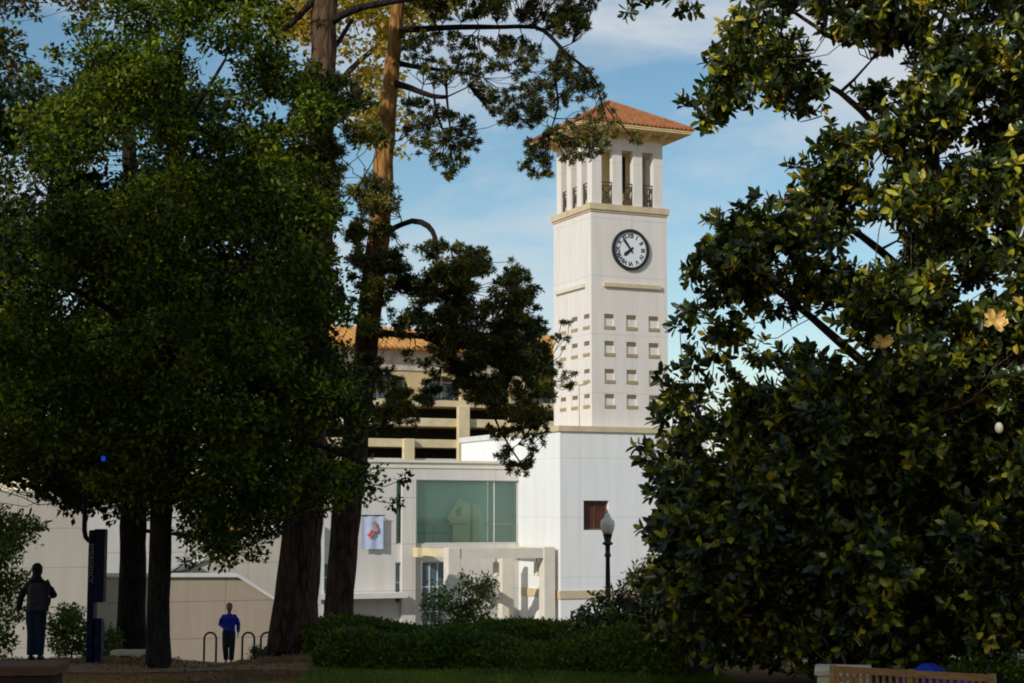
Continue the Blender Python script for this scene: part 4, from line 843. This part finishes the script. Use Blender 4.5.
# ------------------------------------------------------------------ BIKE HOOPS
def hoop(px, i, Y=51.2):
    b_ = base_at(px, Y); r_ = .18; h_ = .92; h = empty('bike_rack', (b_[0],b_[1],b_[2]+.05), 0, ['black bike hoop left of the man in the blue shirt','black bike hoop just right of the man in the blue shirt','black bike hoop half hidden by the pine trunk'][i], 'bike rack', 'black bike hoops by the wall')
    mb = MB(); mb.tube([(-r_,0,0),(-r_,0,h_-r_)]+[(-r_*math.cos(t),0,h_-r_+r_*math.sin(t)) for t in np.linspace(.3,math.pi-.3,8)]+[(r_,0,h_-r_),(r_,0,0)], .032, 8); mb.build('hoop', M['iron'], h, smooth=True)
    for s_ in (-1,1): mb = MB(); mb.lathe([(.07,0),(.07,.015),(.04,.02)], (s_*r_,0,0), 10); mb.build('foot_plate', M['iron'], h)
for i, px in enumerate((211,249,267.5)): hoop(px, i)
# ------------------------------------------------------------------ EMERGENCY PHONE
Ye = 31; eb = base_at(97, Ye); ep = empty('emergency_phone', eb, 0, 'tall navy blue emergency phone pillar with pale vertical lettering', 'emergency phone')
ex = lambda px: at(px,600,Ye)[0]-eb[0]; ez = lambda py: zpx(py,Ye)-eb[2]
mb = MB(); mb.bevbox((ex(89),-.16,0),(ex(95.5),.16,ez(530)),.02); mb.box((ex(95.5)+.002,.04,ez(600)),(ex(98),.14,ez(530))); mb.build('pillar', M['bluebox'], ep)
mb = MB(); mb.bevbox((ex(94),-.14,ez(602)),(ex(104.8),.12,ez(529)),.02); mb.build('sign_box', M['bluebox'], ep)
mb = MB(); mb.bevbox((ex(95.6),-.15,0),(ex(103.5),.14,ez(618)),.04); mb.build('call_box', M['bluebox'], ep)
mb = MB(); mb.lathe([(.05,0),(.05,.02),(.03,.03)], (ex(99.5),-.155,ez(640)), 10); mb.build('button', M['iron'], ep)
cu_ = bpy.data.curves.new('lettering', 'FONT'); cu_.body = 'EMERGENCY'; cu_.size = .125; cu_.space_character = 1.0; cu_.align_x = 'CENTER'; cu_.align_y = 'CENTER'; cu_.extrude = .003
tmp = bpy.data.objects.new('tmp', cu_); C.objects.link(tmp); dg = bpy.context.evaluated_depsgraph_get(); me = bpy.data.meshes.new_from_object(tmp.evaluated_get(dg)); bpy.data.objects.remove(tmp)
me.transform(Matrix.Translation((ex(92.3),-.166,ez(563))) @ Matrix.Rotation(math.pi/2, 4, 'Y') @ Matrix.Rotation(math.pi/2, 4, 'X')); me.materials.clear(); me.materials.append(M['pale'])
lo = bpy.data.objects.new('lettering', me); C.objects.link(lo); lo.parent = ep
mb = MB(); mb.tube([(ex(91),0,ez(541)),(ex(87),0,ez(540.5)),(ex(84),0,ez(537)),(ex(82.5),0,ez(530)),(ex(82.5),0,ez(500)),(ex(82.5),0,ez(478)),(ex(85),0,ez(466)),(ex(92),0,ez(461)),(ex(98),0,ez(460))], .045, 9); mb.build('arm', M['bluebox'], ep, smooth=True)
mb = MB(); mb.lathe([(.035,0),(.04,.02),(.04,.07),(.02,.09)], (ex(100),-.02,ez(461)), 12); mb.build('beacon_light', M['beacon'], ep)
# ------------------------------------------------------------------ CONCRETE BENCH, STONE WALL CORNER
cb = base_at(129, 33.5); cbe = empty('concrete_bench', cb, R(-4), 'small white concrete bench beside the dark tree trunks', 'bench')
kx = lambda px: at(px,600,33.5)[0]-cb[0]; kz = zpx(650,33.5)-cb[2]
mb = MB(); mb.bevbox((kx(114),-.2,kz-.09),(kx(144),.2,kz),.02); mb.build('seat', M['stone'], cbe)
for a_ in (118,134): mb = MB(); mb.bevbox((kx(a_),-.15,0),(kx(a_)+.12,.15,kz-.092),.015); mb.build('leg', M['stone'], cbe)
Yw = 21.5; x1_ = at(50,660,Yw)[0]; zt_w = zpx(667, Yw); gb = float(gz(x1_,Yw))
sw = empty('stone_wall', (x1_-3, Yw+.6, gb), R(2), 'low dark stone wall with reddish cap in the bottom left corner', 'wall')
mb = MB(); mb.bevbox((-4,-.52,-.3),(2.93,.25,zt_w-gb-.12),.03); mb.build('wall', M['brick'], sw)
mb = MB(); mb.bevbox((-4,-.58,zt_w-gb-.118),(3.0,.32,zt_w-gb),.025); mb.build('cap', M['kerbtop'], sw)
# ------------------------------------------------------------------ TEAK BENCH with bag and planter
pL = at(833, 664.5, 19.7); pR = at(992, 674.5, 18.6); zt_b = (pL[2]+pR[2])/2
bl = math.hypot(pR[0]-pL[0], pR[1]-pL[1]); ba = math.atan2(pR[1]-pL[1], pR[0]-pL[0]); cxy = (pL+pR)/2; gb = float(gz(cxy[0],cxy[1])); Hb = zt_b-gb
bn = empty('park_bench', (cxy[0],cxy[1],gb), ba, 'brown slatted wooden bench with its back to the viewer at the bottom right', 'bench')
h_ = bl/2; sz_ = .43
for x in (-h_, 0, h_): mb = MB(); mb.bevbox((x-.035,-.03,0),(x+.035,.04,Hb),.008); mb.build('leg', M['wood'], bn)
for x in (-h_, 0, h_): mb = MB(); mb.bevbox((x-.035,.50,0),(x+.035,.56,sz_ + (.2 if x else -.04)),.008); mb.build('leg', M['wood'], bn)
mb = MB()
for a_, b_ in ((-h_+.037,-.037),(.037,h_-.037)): mb.box((a_,-.022,Hb-.085),(b_,.03,Hb-.01)); mb.box((a_,-.02,sz_+.06),(b_,.028,sz_+.12))
mb.build('back_rail', M['wood'], bn)
for side in (-1,1):
    for k in range(11):
        x = side*(.075+k*(h_-.13)/10); mb = MB(); mb.box((x-.017,-.010,sz_+.122),(x+.017,.014,Hb-.087)); mb.build('back_slat', M['wood'], bn)
mb = MB()
for k in range(5): mb.box((-h_-.03,.055+k*.095,sz_-.035),(h_+.03,.13+k*.095,sz_-.008))
mb.build('seat', M['wood'], bn)
for x in (-h_, h_): mb = MB(); mb.bevbox((x-.045,.045,sz_+.2),(x+.045,.60,sz_+.235),.01); mb.build('armrest', M['wood'], bn)
# blue bag on the seat
def loc_b(lx, ly, z): c_, s_ = math.cos(ba), math.sin(ba); return (cxy[0]+lx*c_-ly*s_, cxy[1]+lx*s_+ly*c_, gb+z)
bx_ = (922-912)/162*bl; bb = empty('duffel_bag', loc_b(bx_+.05, .28, sz_-.006), ba, 'bright blue bag lying on the wooden bench seat', 'bag')
hbag = Hb-sz_+.055; mb = MB(); nx_, ny_ = 18, 8; vs = []
for i in range(nx_+1):
    x = -.52+1.04*i/nx_; ht = hbag*(.72+.28*math.exp(-((x+.08)/.20)**2))*(1-abs(x/.52)**6*.75); wy = .19*(1-abs(x/.52)**4*.5)
    for j in range(ny_+1):
        t = math.pi*j/ny_; vs.append((x, -wy*math.cos(t), ht*math.sin(t)**.55+.008*math.sin(x*23+j)))
fs = [(i*(ny_+1)+j,(i+1)*(ny_+1)+j,(i+1)*(ny_+1)+j+1,i*(ny_+1)+j+1) for i in range(nx_) for j in range(ny_)]+[tuple(range(ny_+1)), tuple(nx_*(ny_+1)+j for j in range(ny_,-1,-1))]+[tuple([i*(ny_+1) for i in range(nx_,-1,-1)]+[i*(ny_+1)+ny_ for i in range(nx_+1)])]
mb.add(vs, fs); mb.build('body', M['bluecloth'], bb, smooth=True)
mb = MB(); mb.tube([(-.2,-.17,hbag*.5),(-.18,-.08,hbag*.85),(0,-.03,hbag*1.0),(.16,-.08,hbag*.85),(.2,-.17,hbag*.5)], .014, 6); mb.build('handle', M['bluecloth'], bb)
pp = at(822,669,20.6); pq = at(874,670,20.6); gp = float(gz(pp[0],20.8))
pl_ = empty('stone_planter', ((pp[0]+pq[0])/2, 20.9, gp), ba*.3, 'pale stone block planter seen through the left end of the bench', 'planter')
hw = (pq[0]-pp[0])/2; mb = MB(); mb.bevbox((-hw,-.3,0),(hw,.3,pp[2]-gp-.08),.03); mb.build('body', M['stone'], pl_)
mb = MB(); mb.bevbox((-hw-.03,-.33,pp[2]-gp-.078),(hw+.03,.33,pp[2]-gp),.02); mb.build('rim', M['stone'], pl_)
# ------------------------------------------------------------------ PEOPLE
def fuse(mb, name, mat, parent, vox=.010, sm=4):
    """melt overlapping shapes into one continuous skin"""
    o = mb.build('tmp', mat); md = o.modifiers.new('r', 'REMESH'); md.mode = 'VOXEL'; md.voxel_size = vox; md.use_smooth_shade = True
    m2_ = o.modifiers.new('s', 'SMOOTH'); m2_.iterations = sm; m2_.factor = .5
    dg = bpy.context.evaluated_depsgraph_get(); me = bpy.data.meshes.new_from_object(o.evaluated_get(dg)); bpy.data.objects.remove(o)
    me.materials.clear(); me.materials.append(mat); r = bpy.data.objects.new(name, me); C.objects.link(r); r.parent = parent; return r
def hand(mb, wrist, d, side, s=1.0):
    """palm, four unequal curled fingers and a thumb; d = hand direction, side = direction of the thumb"""
    d = np.array(d, float); d /= np.linalg.norm(d); sd_ = np.array(side, float); sd_ -= d*(sd_@d); sd_ /= np.linalg.norm(sd_); nm = np.cross(d, sd_); w = np.array(wrist)
    for k in range(4): mb.tube([w+sd_*(.012-.008*k)*s, w+d*.09*s+sd_*(.030-.020*k)*s], [.017*s,.0135*s], 8)
    for k, l in enumerate((.070,.080,.074,.058)):
        b = w+d*.085*s+sd_*(.030-.020*k)*s; m_ = b+d*l*.5*s+nm*.008*s; t = m_+d*l*.42*s+nm*.026*s; mb.tube([b,m_,t], [.0095*s,.0088*s,.007*s], 7)
    b = w+d*.025*s+sd_*.026*s; m_ = b+sd_*.032*s+d*.028*s+nm*.012*s; mb.tube([b,m_,m_+d*.034*s+nm*.01*s], [.013*s,.011*s,.008*s], 7)
def person(label, loc, rz, arms, legs, top, bottom, shoes, hairf, lean=0, hs=1.0):
    root = empty('person', loc, rz, label, 'person')
    root.scale = (hs,)*3
    hip = np.array([0,0,.93]); ch = np.array([0,lean*.4,1.28]); nk = np.array([0,lean*.5,1.46]); hd = np.array([0,lean*.6+.015,1.635])
    b = MB()
    b.tube([hip-[0,0,.05],hip+[0,0,.10],ch-[0,0,.10],ch+[0,0,.05],nk-[0,0,.05],nk],[.145,.125,.13,.15,.11,.055],16,sq=.68)
    b.tube([nk-[0,0,.03],nk+[0,0,.08]],[.056,.052],12); b.ell(hd, (.090,.105,.124),18,12); b.ell(hd+[0,.035,-.055],(.055,.06,.06),12,8)
    b.ell(hd+[0,.100,-.012],(.012,.018,.022),8,6); b.ell(hd+[0,.088,-.058],(.024,.012,.009),8,6)
    for s in (-1,1): b.ell(hd+[s*.076,-.005,-.008],(.010,.020,.030),8,6)
    tp = MB(); tp.tube([hip-[0,0,.07],hip+[0,0,.08],ch-[0,0,.10],ch+[0,0,.06],nk-[0,0,.045],nk-[0,0,.005]],[.190,.180,.185,.200,.125,.075],18,sq=.72)
    if hairf: tp.ell(nk+[0,-.035,.02],(.115,.10,.085)); tp.ell(nk+[0,-.01,-.03],(.17,.10,.07))
    bt = MB(); bt.tube([hip+[0,0,.06],hip-[0,0,.06]],[.175,.180],16,sq=.76)
    for s, (el, wr, hdv) in zip((-1,1), arms):
        sh = np.array([s*.185,lean*.45,1.405]); el = np.array(el); wr = np.array(wr)
        b.tube([sh-[s*.02,0,.03],(sh+el)/2,el,(el+wr)/2,wr],[.045,.047,.038,.036,.026],10); b.ell(sh-[s*.02,0,.03],(.045,.045,.045)); hand(b, wr, hdv, (0,1,.2))
        tp.ell(sh-[s*.03,0,.045],(.080,.07,.080)); tp.tube([sh-[s*.03,0,.07],(sh+el)/2,el,(el+wr)/2,wr+(el-wr)*.04],[.078,.074,.066,.058,.044],12)
    for s, (kn, an) in zip((-1,1), legs):
        hp = np.array([s*.088,0,.90]); kn = np.array(kn); an = np.array(an)
        b.tube([hp,(hp+kn)/2,kn,kn*.65+an*.35,an],[.088,.075,.055,.054,.036],12)
        bt.tube([hp+[0,0,.03],(hp+kn)/2,kn,(kn+an)/2,an+[0,0,.0]],[.112,.105,.090,.082,.074],14)
        sb = MB(); sb.ell(an+[0,-.01,-.045],(.045,.06,.05)); sb.tube([an+[0,-.03,-.055],an+[0,.09,-.062],an+[0,.17,-.068]],[.042,.042,.030],10)
        b.tube([an,an+[0,.10,-.06]],[.034,.03],8)
        so_ = fuse(sb, 'shoe', shoes, root, .012, 3)
    fuse(b, 'body', M['skin'], root, .0075, 2); fuse(tp, 'top', top, root, .014, 3); fuse(bt, 'trousers', bottom, root, .014, 3)
    hb = MB(); hb.ell(hd+[0,-.020,.028],(.098,.105,.118),16,10)
    if hairf: hb.ell(hd+[0,-.03,.05],(.098,.100,.095),14,8); hb.ell(hd+[0,-.035,-.07],(.085,.075,.09),14,8)
    h = fuse(hb, 'hair', M['hair'], root, .012, 3)
    for s in (-1,1): eb_ = MB(); eb_.ell(hd+[s*.028,.088,.012],(.011,.008,.008),8,6); eb_.build('eye', M['hair'], root, smooth=True)
    return root, ch
pb_ = base_at(229.5, 50.5); pb_ = (pb_[0], pb_[1], pb_[2]+.065)
person('man in a blue long-sleeved top and dark trousers walking towards the viewer', pb_, math.pi+R(6), 
       [((-.27,-.03,1.13),(-.275,.03,.90),(0,.1,-1)), ((.26,-.03,1.14),(.10,.16,1.04),(-1,.25,-.1))],
       [((-.10,.10,.50),(-.085,.06,.10)), ((.095,.06,.50),(.08,-.14,.11))], M['shirt'], M['pants'], M['shoe'], False)
pa_ = base_at(36.5, 31.2); pa_ = (pa_[0], pa_[1], pa_[2]+.055)
rp, ch = person('person seen from behind in dark jacket and blue jeans wearing a backpack', pa_, R(-8),
       [((-.31,.00,1.13),(-.36,.05,.90),(-.1,.1,-1)), ((.33,.02,1.17),(.22,.20,1.20),(-.5,.6,.3))],
       [((-.085,.04,.50),(-.075,-.02,.10)), ((.085,.03,.50),(.07,.05,.10))], M['jacket'], M['jeans'], M['shoed'], True, hs=1.0)
bk = empty('backpack', (pa_[0]+.09, pa_[1]-.13, pa_[2]+.93), R(-8), 'dark grey backpack worn on the back of the walking person', 'backpack')
mb = MB(); mb.bevbox((-.17,-.19,-.02),(.22,.0,.48),.07); mb.ell((.02,-.15,.18),(.13,.07,.13)); mb.ell((.02,-.09,.44),(.15,.08,.06)); fuse(mb, 'bag', M['pack'], bk, .012, 6)
for s in (-1,1): mb = MB(); mb.tube([(.0+s*.10,-.02,.40),(s*.12-.01,.04,.52),(s*.12-.03,.14,.53),(s*.12-.03,.235,.44),(s*.13-.02,.24,.25),(s*.14,.12,.08),(s*.12,-.01,.05)], .02, 6); mb.build('strap', M['jacket'], bk)
mb = MB(); mb.box((.10,-.14,.36),(.16,-.10,.42)); mb.build('tag', M['pale'], bk)
